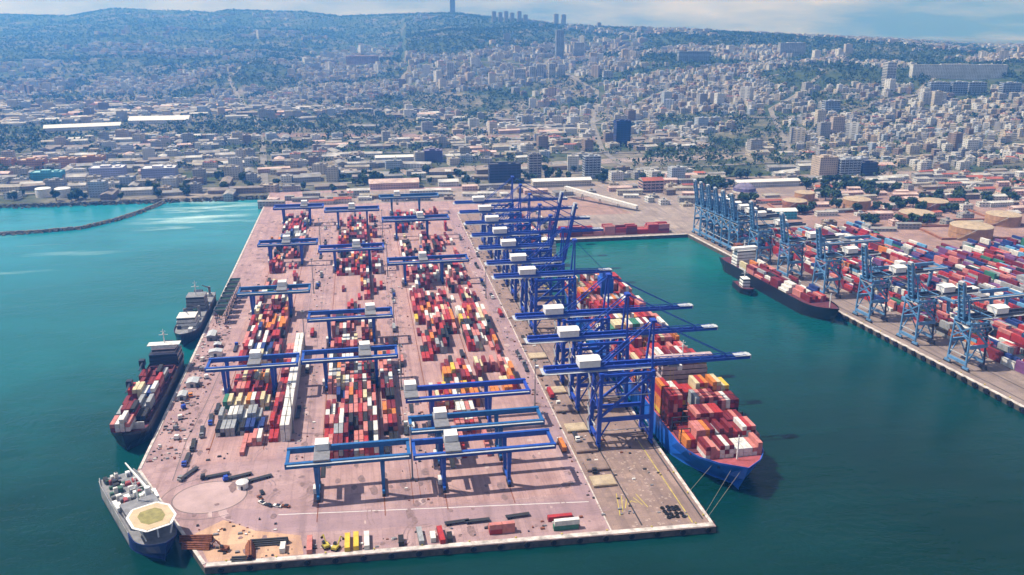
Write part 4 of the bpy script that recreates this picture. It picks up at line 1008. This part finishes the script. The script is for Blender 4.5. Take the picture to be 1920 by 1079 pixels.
# --- landmark buildings, each with its window bands
LM = []
def landmark(name, label, short, u, v, w, d, h, col, rz=0., bands=True, roof='flat', cat='building', sink=3., top=None):
    z = float(hgt(u, v)) if v > 1189 else 0.
    z = max(z, -.3)
    t = thing(name, label, cat, (u,v,z), rz)
    b = MB().box(-w/2,w/2,-d/2,d/2,-sink,h); o = b.obj('wall', FM[col], t)
    if roof == 'flat':
        r_ = MB()
        for x0, x1, y0, y1 in ((-w/2,w/2,-d/2,-d/2+.4),(-w/2,w/2,d/2-.4,d/2),(-w/2,-w/2+.4,-d/2+.4,d/2-.4),(w/2-.4,w/2,-d/2+.4,d/2-.4)): r_.box(x0,x1,y0,y1,h,h+1.1)
        r_.box(-w*.2,w*.1,-d*.2,d*.2,h,h+3).box(w*.22,w*.36,-d*.1,d*.25,h,h+2)
        r_.obj('roof', FM[col], t)
    elif roof == 'gable':
        e_ = .8; rise = min(w, d)*.16
        if w >= d: r_ = MB().add([(-w/2-e_,-d/2-e_,h),(w/2+e_,-d/2-e_,h),(w/2+e_,d/2+e_,h),(-w/2-e_,d/2+e_,h),(-w/2-e_,0,h+rise),(w/2+e_,0,h+rise)], [(0,1,5,4),(2,3,4,5),(3,0,4),(1,2,5)])
        else: r_ = MB().add([(-w/2-e_,-d/2-e_,h),(w/2+e_,-d/2-e_,h),(w/2+e_,d/2+e_,h),(-w/2-e_,d/2+e_,h),(0,-d/2-e_,h+rise),(0,d/2+e_,h+rise)], [(0,1,4),(2,3,5),(3,0,4,5),(1,2,5,4)])
        r_.obj('roof', MATS['white_dirty'] if top is None else top, t)
    if bands:
        n = max(1, int(h/3.6))
        for k in range(n):
            z0 = h*(k+.35)/n; zh = min(1.7, h/n*.45)
            MB().box(-w/2-.08,w/2+.08,-d/2-.08,d/2+.08,z0,z0+zh).obj('window_band', 'glass', o)
        for k in range(int(w/6)+1): MB().box(-w/2+k*w/max(1,int(w/6))-.5,-w/2+k*w/max(1,int(w/6))+.5,-d/2-.25,-d/2-.09,0,h).obj('pier_strip', FM[col], o)
    LM.append((short, u, v, max(w, d)))
    return t
landmark('ridge_tower', 'lone tall slender tower on the ridge skyline', 'the ridge tower', 557, 5150, 28, 24, 115, 'grey', cat='tower', sink=20)
for k, (u, v, h) in enumerate(((690,4451,50),(720,4437,46),(744,4405,52),(772,4390,46),(809,4393,54),(838,4380,40))):
    landmark('skyline_tower', f'pale high-rise on the skyline, {ordn(k+1)} from left in the row of six', 'the skyline towers', u, v, 20, 18, h, 'grey', bands=False, cat='tower', sink=15)
for k, (u, h) in enumerate(((1003,56),(1042,56))):
    landmark('skyline_tower', f'{["left","right"][k]} twin of the tall skyline pair right of the six towers', 'the skyline twins', u, 4420, 22, 20, h, 'grey', bands=False, cat='tower', sink=15)
landmark('skyline_block', 'small lone block on the skyline right of the twin towers', 'the lone skyline block', 1148, 4130, 18, 16, 26, 'grey', bands=False, sink=15)
landmark('office_tower', 'dark blue glass office tower in the lower town', 'the dark blue tower', 485, 1562, 27, 22, 47, 'dark blue', cat='tower')
landmark('slab_tower', 'tall grey slab block behind the basin head', 'the grey slab', 254, 1252, 18, 16, 38, 'grey', cat='tower')
landmark('striped_tower', 'pale blue and white striped tower right of the grey slab', 'the striped tower', 342, 1250, 24, 18, 33, 'pale blue', cat='tower')
landmark('slab_block', 'wide navy office block left of the grey slab', 'the navy block', 205, 1232, 46, 16, 28, 'navy')
landmark('cube_building', 'beige windowless cube building below the right hillside', 'the beige cube', 700, 1205, 30, 26, 29, 'beige', bands=False)
landmark('banded_block', 'white and blue banded block beside the beige cube', 'the banded block', 733, 1196, 33, 20, 26, 'pale blue')
landmark('annex_block', 'dark blue annex right of the banded block', 'the dark annex', 765, 1196, 24, 20, 20, 'navy')
landmark('hotel_tower', 'slender white hotel tower on the right hillside', 'the hotel tower', 1237, 1890, 23, 20, 54, 'white', cat='tower')
landmark('long_block', 'very long pale blue apartment slab high on the right hillside', 'the long slab', 1467, 1955, 236, 18, 33, 'white', rz=-.15, sink=25, bands=False)
for k, (u, v, w) in enumerate(((1301,1792,44),(1345,1782,36),(1379,1770,40),(1414,1706,40))):
    landmark('hill_block', f'pale blue apartment block below the long slab, {ordn(k+1)} from left', 'the blue hill blocks', u, v, w, 18, 28, 'pale blue', rz=-.15, sink=12)
landmark('hill_tower', 'tall pale tower standing alone halfway up the middle hillside', 'the hill tower', 678, 2930, 25, 22, 94, 'pale blue', cat='tower', sink=15)
for k, (u, v, w, h) in enumerate(((478,2589,34,32),(515,2580,18,36),(538,2580,20,40),(568,2550,19,42),(596,2545,20,36),(703,2421,28,22))):
    landmark('white_block', f'white apartment tower in the mid-hill cluster, {ordn(k+1)} from left', 'the white cluster', u, v, w, 16, h, 'white', sink=12)
landmark('hill_tower', 'pale high-rise pair block right of the tall hill tower', 'the hill pair', 744, 2927, 34, 18, 54, 'white', sink=12)
landmark('hill_tower', 'slim white tower on the hillside below the ridge tower', 'the slim tower', 278, 2671, 20, 18, 49, 'white', sink=12)
landmark('hill_institute', 'broad pinkish building complex high on the left-centre hill', 'the pink complex', 20, 3320, 118, 30, 26, 'pink', sink=12)
landmark('hill_estate', 'row of blue-white housing blocks high on the right-centre hill', 'the blue estate', 1006, 2546, 97, 18, 32, 'pale blue', sink=20)
landmark('hill_estate', 'white housing block near the skyline right of centre', 'the skyline estate', 1376, 2645, 86, 20, 38, 'white', sink=20)
landmark('hill_office', 'blue-white office block beside the green ravine', 'the ravine office', 1009, 1738, 34, 16, 24, 'pale blue', sink=10)
landmark('blue_warehouse', 'white-roofed lavender warehouse on the left shore, left of a pair', 'the left warehouse', -380, 1372, 48, 30, 17, 'lavender', rz=.05, bands=False)
landmark('blue_warehouse', 'white-roofed lavender warehouse on the left shore, right of a pair', 'the right warehouse', -301, 1350, 48, 30, 18, 'lavender', rz=.05, bands=False)
for k, (u_, v_, r_) in enumerate(((-590,1232,13),(-556,1228,12),(-520,1236,14),(-545,1262,11),(-430,1240,10),(-404,1236,10))):
    t = thing('white_tank', f'squat white storage tank on the left shore, {ordn(k+1)} from left' if k < 4 else f'{["left","right"][k-4]} of two small white tanks near the mole root', 'tank', (u_,v_,0), 0, 'white shore tanks'); LM.append(('the white shore tanks',u_,v_,30))
    MB().cyl((0,0), r_, -1, 11, 24).obj('shell', 'white_dirty', t); MB().cyl((0,0), r_+.2, 11, 11.4, 24, r_-.3, dome=1.6).obj('roof', 'white_paint', t)
landmark('turquoise_plant', 'turquoise and white plant building left of the warehouses', 'the turquoise plant', -462, 1362, 42, 22, 14, 'turquoise', bands=False)
for k, (u, v, w) in enumerate(((-568,1490,30),(-522,1480,38),(-474,1482,40),(-436,1497,36))):
    landmark('orange_block', f'orange-walled pale-roofed industrial block behind the left shore, {ordn(k+1)} from left', 'the orange blocks', u, v, w, 24, 15, 'orange', bands=False)
landmark('long_shed', 'very long white roofed hangar on the left plain', 'the long hangar', -590, 1995, 150, 34, 8, 'bright white', rz=.20, bands=False, roof='gable', cat='shed')
landmark('long_shed', 'broad white roofed hall right of the long hangar', 'the white hall', -452, 2095, 130, 46, 9, 'bright white', bands=False, roof='gable', cat='shed')
landmark('long_shed', 'white roofed shed left of the purple block', 'the white shed', 60, 1462, 76, 18, 7, 'bright white', bands=False, roof='gable', cat='shed')
landmark('purple_block', 'plain purple-grey box building in the lower town', 'the purple box', 118, 1442, 30, 24, 19, 'purple', bands=False)
landmark('cream_shed', 'long cream warehouse in front of the grey slab', 'the cream warehouse', 282, 1193, 86, 18, 9, 'cream', bands=False, roof='gable', cat='shed')
landmark('pink_shed', 'long pink warehouse behind the gantries at the pier root', 'the pink warehouse', 43, 1222, 70, 26, 9, 'pink', bands=False, roof='gable', cat='shed', top=FM['pink'])
landmark('pink_office', 'pink building with red roof behind the basin head', 'the pink office', 396, 1130, 30, 20, 17, 'pink', bands=True, roof='gable', top=FM['red-roofed'])
landmark('long_shed', 'long white shed behind the oil tanks', 'the tank shed', 573, 1138, 96, 16, 8, 'bright white', bands=False, roof='gable', cat='shed')
landmark('blue_shed', 'blue and white terminal shed in front of the oil tanks', 'the blue shed', 478, 946, 74, 16, 10, 'turquoise', rz=-.1, bands=False, roof='gable', cat='shed')
# purple-blue dome
t = thing('storage_dome', 'violet grey storage dome behind the right terminal', 'dome', (524,1104,0)); LM.append(('the storage dome',524,1104,30))
db = MB()
for k in range(16):
    a, a2 = k*math.pi/8, (k+1)*math.pi/8
    for j in range(4):
        c0_, c1_ = j*math.pi/8, (j+1)*math.pi/8
        db.add([(16*math.cos(a)*math.cos(c0_),16*math.sin(a)*math.cos(c0_),2+11*math.sin(c0_)),(16*math.cos(a2)*math.cos(c0_),16*math.sin(a2)*math.cos(c0_),2+11*math.sin(c0_)),(16*math.cos(a2)*math.cos(c1_),16*math.sin(a2)*math.cos(c1_),2+11*math.sin(c1_)),(16*math.cos(a)*math.cos(c1_),16*math.sin(a)*math.cos(c1_),2+11*math.sin(c1_))], [(0,1,2,3)])
db.obj('shell', FM['purple'], t); MB().cyl((0,0), 16.2, 0, 2, 16).obj('base_ring', 'white_dirty', t)
# oil tanks
mat('tank_tan', (.42,.24,.14), .7, .35, .15); mat('tank_top', (.40,.31,.22), .7, .3, .15); mat('tank_rust', (.30,.13,.085), .75, .4, .15)
for k, (u, v, r_, h, side, lab) in enumerate(((540,990,15,11,'tank_rust','cream-topped tank leftmost of the tank farm'), (617,976,17,13,'tank_tan','tall tan oil tank with pale roof, second from left'), (655,908,20,9,'tank_rust','low wide oil tank with cream roof in the middle of the farm'), (660,818,22,14,'tank_tan','big tan oil tank nearest the container terminal'), (712,958,18,11,'tank_rust','rust red oil tank at the back right of the farm'), (742,870,19,12,'tank_tan','tan oil tank at the right of the farm'), (580,1040,13,10,'tank_tan','small oil tank at the back of the farm'))):
    t = thing('oil_tank', lab, 'tank', (u,v,0), 0, 'oil tanks'); LM.append((['the leftmost tank','the tall tan tank','the low wide tank','the big tan tank','the rust red tank','the right tank','the small back tank'][k],u,v,40))
    MB().cyl((0,0), r_, 0, h, 28).obj('shell', side, t); MB().cyl((0,0), r_+.25, h, h+.5, 28, r_-.4, dome=r_*.09).obj('roof', 'tank_top', t)
    MB().cyl((0,0), r_+.35, h*.55, h*.55+.4, 28, r_+.35).obj('wind_girder', side, t)
    st = MB()
    for q_ in range(10): st.bar(((r_+.7)*math.cos(3.4+q_*.09),(r_+.7)*math.sin(3.4+q_*.09),q_*h/10), ((r_+.7)*math.cos(3.49+q_*.09),(r_+.7)*math.sin(3.49+q_*.09),(q_+1)*h/10), .9, .25)
    st.obj('stair', 'walkway_grey', t)
# earth bunds round the tank farm
for k, (cx_, cy_, w_, d_) in enumerate(((578,985,130,52),(690,925,120,60),(700,835,150,62))):
    bn = MB()
    for x0, x1, y0, y1 in ((-w_/2,w_/2,-d_/2,-d_/2+2.5),(-w_/2,w_/2,d_/2-2.5,d_/2),(-w_/2,-w_/2+2.5,-d_/2+2.5,d_/2-2.5),(w_/2-2.5,w_/2,-d_/2+2.5,d_/2-2.5)): bn.box(x0,x1,y0,y1,0,2.2)
    o = tag(bn.obj('bund_wall', 'tank_rust'), f'low brown bund wall round the {["left","middle","near right"][k]} oil tanks', 'wall', 'bund walls'); o.location = (cx_,cy_,.03); o.rotation_euler.z = -.12
# pale sloping conveyor gallery behind the basin
t = thing('conveyor_gallery', 'long white conveyor gallery sloping down behind the basin head', 'conveyor', (0,0,0))
MB().bar((268,1108,14), (338,1012,5), 5.5, 4.).obj('gallery', 'white_dirty', t)
for k in range(5):
    f_ = k/4; MB().bar((268+70*f_-2,1108-96*f_,0), (268+70*f_,1108-96*f_,13-9*f_), .7).bar((268+70*f_+2,1108-96*f_,0), (268+70*f_,1108-96*f_,13-9*f_), .7).obj('trestle', 'steel_grey', t)
# --- town roads and the rail yard, draped on the land
mat('town_road', (.20,.185,.175), .9, .3, .05); mat('rail_ballast', (.24,.165,.15), .95, .4, .05)
ROADS = [[(-1400,1262),(-560,1262),(-140,1258),(300,1290),(700,1330),(1400,1300)], [(-1200,1700),(-500,1640),(0,1560),(420,1480),(760,1420),(1500,1420)], [(-1300,2400),(-500,2280),(60,2100),(480,1900),(900,1720),(1500,1640)],
         [(-140,1258),(-180,1640),(-260,2260),(-420,3000),(-380,3600)], [(420,1290),(430,1500),(520,1900),(640,2300),(600,2800),(800,3300)], [(760,1420),(900,1800),(1180,2080),(1300,2500),(1250,2900)], [(900,1720),(1250,1800),(1600,2150),(2000,2600)], [(520,1900),(800,2150),(1100,2150),(1450,2330)], [(-420,3000),(0,2900),(400,2850),(640,2760),(960,2640)]]
RP = []
def drape(name, path, w, m, lift):
    b = MB(); L_, R_ = [], []
    for (x0,y0), (x1,y1) in zip(path[:-1], path[1:]):
        n_ = max(2, int(math.hypot(x1-x0, y1-y0)/18)); d = Vector((x1-x0, y1-y0)).normalized(); q_ = Vector((-d.y, d.x))*w/2
        for k in range(n_+1):
            f_ = k/n_; x, y = x0+(x1-x0)*f_, y0+(y1-y0)*f_; RP.append((x, y, w/2))
            L_.append((x+q_.x, y+q_.y, max(float(hgt(x+q_.x, y+q_.y)), float(hgt(x,y)))+lift)); R_.append((x-q_.x, y-q_.y, max(float(hgt(x-q_.x, y-q_.y)), float(hgt(x,y)))+lift))
    n = len(L_); b.add(L_+R_, [(n+k, n+k+1, k+1, k) for k in range(n-1)])
    tag(b.obj(name, m), kind='structure')
for r_ in ROADS: drape('town_road', r_, 11, 'town_road', .9)
drape('rail_yard', [(-260,1850),(150,1760),(520,1650)], 60, 'rail_ballast', .5)
drape('rail_yard', [(60,1345),(420,1395),(640,1400)], 46, 'lot_pale', .4)
RPa = np.array(RP)
# --- ordinary buildings over plain and hills
rng = np.random.default_rng(7)
def in_forest(u, v, a, D):
    px_ = a*1679+960
    f = vnoise(u/330, v/330, 9)*.65+vnoise(u/120, v/120, 10)*.35
    D0_ = np.interp(px_, [0,640,1000,1400,1920], [2900,2350,2000,1680,1450])
    thr = np.where(D > D0_, .535, .66)
    thr = np.where((px_ < 780) & (D > 4700), .10, thr)
    thr = np.where((px_ >= 780) & (px_ < 1060) & (D > 3500), .34, thr)
    thr = np.where((px_ < 560) & (D > 3900), .36, thr)
    out = f > thr
    out |= (np.abs(vnoise(u/520+.3*vnoise(u/150, v/150, 14), v/800, 12)-.5) < .045) & (D > D0_+60)
    out |= (np.abs(vnoise(u/900, v/300, 13)-.5) < .035) & (D > D0_+60)
    out &= ~((px_ > 1480) & (D < 2150) & (f < thr+.10))
    for cu, cv, ru, rv in ((1190,2080,170,170),(830,1580,120,45),(300,2150,60,100),(240,1960,90,60),(1060,1780,45,120),(-170,1640,90,50),(640,1340,60,50),(450,1330,40,30),(-70,1390,60,30),(120,1560,70,40)):
        out |= ((u-cu)/ru)**2+((v-cv)/rv)**2 < 1
    return out
B = []   # u, v, z, w, d, h, rz, colour, gable?, dist
def sample(cell, dmin, dmax, kind):
    us = np.arange(-2700, 4200, cell); vs = np.arange(1192, 6200, cell)
    Ug, Vg = np.meshgrid(us, vs); u = Ug.ravel()+rng.uniform(-.36,.36,Ug.size)*cell; v = Vg.ravel()+rng.uniform(-.36,.36,Ug.size)*cell
    xc, yc, D, a = polar(u, v); z = hgt(u, v)
    t0 = np.interp(a*1679+960, [0,640,1000,1400,1920], [2900,2350,2000,1680,1450])
    ok = (np.abs(a) < .66) & (D >= dmin) & (D < dmax) & (v > 1200) & ~in_forest(u, v, a, D)
    for i_ in range(0, len(RPa), 400):
        pp = RPa[i_:i_+400]; idx_ = np.where(ok)[0]
        near_ = (np.hypot(u[idx_,None]-pp[None,:,0], v[idx_,None]-pp[None,:,1]) < pp[None,:,2]+10).any(1); ok[idx_[near_]] = False
    for _, lu, lv, lw in LM: ok &= np.hypot(u-lu, v-lv) > lw*.62+cell*.3
    if kind == 'plain': ok &= D < t0-40
    elif kind == 'hill': ok &= D >= t0-40
    return u[ok], v[ok], z[ok], D[ok], a[ok]
HC = ['white']*6+['cream']*5+['grey']*5+['beige']*2+['pale blue']*2+['red-roofed']*1+['brown']*2
u, v, z, D, a = sample(32, 1150, 3100, 'plain')
for i in range(len(u)):
    if rng.random() < .10: continue
    r_ = rng.random()
    if r_ < .42: w, d, h, g_ = rng.uniform(22,50), rng.uniform(11,18), rng.uniform(4.5,8), True; c = rng.choice(['white','bright white','grey','grey','cream','pink','brown','brown'])
    elif r_ < .85: w, d, h, g_ = rng.uniform(14,26), rng.uniform(11,20), rng.uniform(6,13), False; c = rng.choice(HC)
    else: w, d, h, g_ = rng.uniform(16,24), rng.uniform(14,18), rng.uniform(13,24), False; c = rng.choice(HC)
    if a[i]*1679+960 > 1500 and rng.random() < .18: c = 'red-roofed'
    B.append((u[i],v[i],z[i],w,d,h,rng.normal(.06,.12)+(math.pi/2 if rng.random() < .2 else 0),c,g_,D[i]))
u, v, z, D, a = sample(21, 1400, 3300, 'hill')
for i in range(len(u)):
    if a[i]*1679+960 < 1150 and rng.random() < .22: continue
    tw = rng.random() < .006+.05*float(vnoise(u[i]/260, v[i]/260, 21) > .62)
    w, d, h = (rng.uniform(16,24), rng.uniform(13,17), rng.uniform(20,34)) if tw else (rng.uniform(9.5,16), rng.uniform(9,13), rng.uniform(7,15))
    B.append((u[i],v[i],z[i],w,d,h,rng.normal(-.1,.35),rng.choice(HC),False,D[i]))
u, v, z, D, a = sample(44, 3300, 6100, 'hill')
for i in range(len(u)):
    if rng.random() < .18: continue
    tw = rng.random() < .035 and D[i] < np.interp(a[i]*1679+960, [0,640,1000,1300,1920], [7000,6000,4700,3900,3050])*.80
    w, d, h = (rng.uniform(18,28), rng.uniform(15,20), rng.uniform(26,44)) if tw else (rng.uniform(15,32), rng.uniform(12,18), rng.uniform(9,18))
    B.append((u[i],v[i],z[i],w,d,h,rng.normal(-.1,.3),rng.choice(HC),False,D[i]))
# strip between pier root, basin head and right terminal
for k in range(1500):
    uu, vv = rng.uniform(-120,1300), rng.uniform(860,1185)
    if uu < 480 and vv < 1020: continue
    if uu >= 480 and vv < 1080-(uu-480)*.28 and rng.random() < .55: continue
    if uu < 180 and vv < 1120: continue
    if 170 < uu < 345 and vv < 1115: continue
    if any(math.hypot(uu-l[1], vv-l[2]) < l[3]*.62+10 for l in LM) or any(math.hypot(uu-q_[0], vv-q_[1]) < 19 for q_ in B[-k-1:]): continue
    g_ = rng.random() < .6
    B.append((uu,vv,-.1,rng.uniform(14,38) if g_ else rng.uniform(8,16),rng.uniform(7,13),rng.uniform(3.5,8),rng.normal(-.05,.1),rng.choice(['bright white','white','grey','cream','red-roofed','pink','brown','grey']),g_,math.hypot(uu,vv)))
def score(b):
    x, y, d = pxpy(b[0], b[1], b[2])
    if not (-20 < x < 1940 and y < 560): return 0
    return (b[3]+b[4]*.6)*(b[5]+b[4]*.25)/d**2
B.sort(key=score, reverse=True)
single, many = B[:290], B[290:]
STY = {'bright white': 'bright white', 'red-roofed': 'red-roofed'}
cnt = {}
def gable(b, w, d, h, mi=0):
    e_, rise = .6, min(w, d)*.17
    b.add([(-w/2-e_,-d/2-e_,h),(w/2+e_,-d/2-e_,h),(w/2+e_,d/2+e_,h),(-w/2-e_,d/2+e_,h),(-w/2-e_,0,h+rise),(w/2+e_,0,h+rise)] if w >= d else [(-w/2-e_,-d/2-e_,h),(w/2+e_,-d/2-e_,h),(w/2+e_,d/2+e_,h),(-w/2-e_,d/2+e_,h),(0,-d/2-e_,h+rise),(0,d/2+e_,h+rise)],
          [(0,1,5,4),(2,3,4,5),(3,0,4),(1,2,5)] if w >= d else [(0,1,4),(2,3,5),(3,0,4,5),(1,2,5,4)], mi)
def rel(b):
    l = min(LM, key=lambda q_: math.hypot(q_[1]-b[0], q_[2]-b[1]))
    bx, _, bd = pxpy(b[0], b[1], b[2]); lx, _, ld = pxpy(l[1], l[2], b[2])
    dx, dz = (bx-lx)/1600*bd, bd-ld
    return l[0], ('left of' if dx < 0 else 'right of') if abs(dx) > abs(dz)*.6 else ('in front of' if dz < 0 else 'behind')
single.sort(key=lambda b: min(math.hypot(q_[1]-b[0], q_[2]-b[1]) for q_ in LM))
for b in single:
    u, v, z, w, d, h, rz, c, g_, D = b
    s, way = rel(b); cnt[s,way] = cnt.get((s,way),0)+1
    shp = 'gabled shed' if g_ else 'tower block' if h > 22 else 'flat-roofed block'
    nm = 'shed' if g_ else 'apartment_block'
    t = thing(nm, f'{c} {shp}, {ordn(cnt[s,way])} nearest building {way} {s}', 'shed' if g_ else 'building', (u,v,z), rz, 'town buildings')
    MB().box(-w/2,w/2,-d/2,d/2,-5,h).obj('wall', FM[c], t)
    if g_: r_ = MB(); gable(r_, w, d, h); r_.obj('roof', FM[c], t)
    else:
        r_ = MB()
        for x0, x1, y0, y1 in ((-w/2,w/2,-d/2,-d/2+.35),(-w/2,w/2,d/2-.35,d/2),(-w/2,-w/2+.35,-d/2+.35,d/2-.35),(w/2-.35,w/2,-d/2+.35,d/2-.35)): r_.box(x0,x1,y0,y1,h,h+.9)
        r_.box(-2+w*.1,2+w*.1,-2.2,2.2,h,h+2.8)
        r_.obj('roof', FM[c], t)
        tkm = MB().cyl((0,0), .7, 0, 1.5, 8).mesh('water_tank', 'white_paint') if 'water_tank_mesh' not in globals() else water_tank_mesh
        water_tank_mesh = tkm
        for k in range(3): link('water_tank', tkm, t).location = (-w*.3+k*2.2, d*.22, h)
cb = MB(); mi_ = {k: i for i, k in enumerate(FK)}
for u, v, z, w, d, h, rz, c, g_, D in many:
    m1 = mi_[c]; ca, sa = math.cos(rz), math.sin(rz); o = len(cb.v); n0 = len(cb.v)
    tmp = MB().box(-w/2,w/2,-d/2,d/2,-6,h,m1)
    if g_: gable(tmp, w, d, h, m1)
    else:
        if rng.random() < .7: tmp.box(-w*.15,w*.12,-d*.2,d*.15,h,h+2.6,m1)
        if rng.random() < .4: k_ = rng.uniform(.2,.4)*w; tmp.box(w/2,w/2+k_,-d*.3,d*.4,-6,h*rng.uniform(.5,.85),m1)
    cb.add([(x*ca-y*sa+u, x*sa+y*ca+v, zz+z) for x, y, zz in tmp.v], tmp.f, m1)
co = cb.obj('town_buildings', [FM[k] for k in FK]); tag(co, 'the countless smaller pale buildings covering plain and hills', 'buildings', kind='stuff')
print('buildings', len(B))

# ------------------------------------------------------------------ trees
def leaf_mat(name, c1, c2):
    m, t, b = new_mat(name, .8, .15); P, x, y, z, g = pos(t)
    t.links.new(mixc(t, noise_chain(t, .12, .35, .65, vec=P), c1, c2), b.inputs['Base Color']); return m
leaf_mat('leaf', (.028,.055,.022), (.060,.095,.038)); leaf_mat('leaf_dark', (.018,.040,.020), (.045,.070,.035))
def crown(n, seed, r=4.2, hh=5.):
    rnd = random.Random(seed); b = MB()
    cl = [(rnd.gauss(0,.45)*r, rnd.gauss(0,.45)*r, 4+rnd.random()*hh, rnd.uniform(.35,.6)*r) for _ in range(7)]
    for _ in range(n):
        cx, cy_, cz, cr_ = rnd.choice(cl); d = Vector((rnd.gauss(0,1), rnd.gauss(0,1), rnd.gauss(0,.8))).normalized()*cr_*rnd.uniform(.6,1.05)
        p_ = Vector((cx,cy_,cz))+d; a = Vector((rnd.gauss(0,1), rnd.gauss(0,1), rnd.gauss(0,.6))).normalized(); c = a.cross(d.normalized()+Vector((.01,.02,.03))).normalized(); s = rnd.uniform(.7,1.5)*r*.2
        b.add([p_-a*s-c*s*.7, p_+a*s-c*s*.7, p_+a*s*.8+c*s*.8, p_-a*s*.7+c*s], [(0,1,2,3)])
    return b
CR = [crown(260, 100+k).mesh('crown', ['leaf','leaf_dark'][k % 2]) for k in range(4)]
TR = [MB().bar((0,0,-1), (.2,.1,4.5), .7, .7, .4, .4).bar((.1,0,3), (1.6,.6,6.5), .35, .35, .15, .15).bar((.1,0,3.2), (-1.4,-.4,6.8), .35, .35, .15, .15).mesh('trunk', 'trunk')]
us = rng.uniform(-3200,3900,120000); vs = rng.uniform(1195,7000,120000)
xc, yc, D, a = polar(us, vs); fo = in_forest(us, vs, a, D); z = hgt(us, vs)
keep = (np.abs(a) < .65) & (fo | (rng.random(120000) < np.where(D < 2500, .20, .09)))
keep &= rng.random(120000) < np.where(fo & (D > 4200), .55, 1.)
# extra greenery on the near plain and behind the port
u2 = rng.uniform(-900,1300,2600); v2 = rng.uniform(1195,2000,2600); k2 = vnoise(u2/90, v2/60, 33) > .52
u3 = rng.uniform(470,1350,1500); v3 = rng.uniform(850,1190,1500); k3 = (vnoise(u3/60, v3/40, 35) > np.where(v3 > 1030, .48, .62)) & (v3 > 900-(u3-480)*.12)
T = np.concatenate([np.stack([u3[k3], v3[k3], np.zeros(k3.sum())], 1), np.stack([us[keep], vs[keep], z[keep]], 1), np.stack([u2[k2], v2[k2], hgt(u2[k2], v2[k2])], 1)])
bx = np.array([(b[0], b[1], max(b[3], b[4])*.55) for b in B]+[(l[1], l[2], l[3]*.55) for l in LM]); gs = 60.
grid = {}
for i, (x, y, r_) in enumerate(bx): grid.setdefault((int(x//gs), int(y//gs)), []).append(i)
def free(x, y):
    for i in range(int(x//gs)-1, int(x//gs)+2):
        for j in range(int(y//gs)-1, int(y//gs)+2):
            for k in grid.get((i,j), ()):
                if (bx[k,0]-x)**2+(bx[k,1]-y)**2 < (bx[k,2])**2: return False
    return True
T = np.array([t for t in T if free(t[0], t[1])])
dd = np.hypot(T[:,0], T[:,1]); T = T[np.argsort(dd)]
NT = 230; tcnt = {}
T[:NT] = T[:NT][np.argsort([min(math.hypot(q_[1]-t_[0], q_[2]-t_[1]) for q_ in LM) for t_ in T[:NT]])]
for k in range(NT):
    x, y, zz = T[k]; s = rng.uniform(.85,1.5)
    ln, way = rel((x,y,zz)); tcnt[ln,way] = tcnt.get((ln,way),0)+1
    t = thing('tree', f'dark green tree, {ordn(tcnt[ln,way])} nearest tree {way} {ln}', 'tree', (x,y,zz), rng.uniform(0,6.3), 'trees near '+ln); t.scale = (s,s,s)
    link('trunk', TR[0], t); link('crown', CR[k % 4], t)
tmpl = [crown(15, 300+k, 4.6, 4.) for k in range(6)]
tv = [np.array(b.v) for b in tmpl]; tfc = [np.array(b.f) for b in tmpl]
PV, PF, o = [], [], 0
for k, (x, y, zz) in enumerate(T[NT:]):
    b = k % 6; s = rng.uniform(.7,1.25)*(1.0 if dd[NT+k] < 3500 else 1.7); th = rng.uniform(0,6.3); c_, s_ = math.cos(th)*s, math.sin(th)*s; q_ = tv[b]
    PV.append(np.stack([q_[:,0]*c_-q_[:,1]*s_+x, q_[:,0]*s_+q_[:,1]*c_+y, q_[:,2]*s+zz-2.2*s], 1)); PF.append(tfc[b]+o); o += len(q_)
me = bpy.data.meshes.new('woodland'); me.from_pydata(np.concatenate(PV).tolist(), [], np.concatenate(PF).tolist()); me.materials.append(MATS['leaf']); me.update()
tag(link('woodland', me), 'dark woods and scattered trees over the hills and town', 'trees', kind='stuff')
print('trees', len(T))

# ------------------------------------------------------------------ haze over the whole bay
hm = bpy.data.materials.new('haze'); hm.use_nodes = True; ht = hm.node_tree; ht.nodes.clear()
ho = N(ht, 'ShaderNodeOutputMaterial'); hv = N(ht, 'ShaderNodeVolumePrincipled'); hv.inputs['Color'].default_value = (.09,.35,1,1); hv.inputs['Absorption Color'].default_value = (1,1,1,1); hv.inputs['Density'].default_value = HAZE_DENSITY; hv.inputs['Anisotropy'].default_value = .38
ht.links.new(hv.outputs[0], ho.inputs['Volume'])
tag(MB().box(-8600,9200,-1300,10500,-16,440).obj('haze', hm), 'pale blue haze filling the air over the bay', 'haze', kind='stuff')
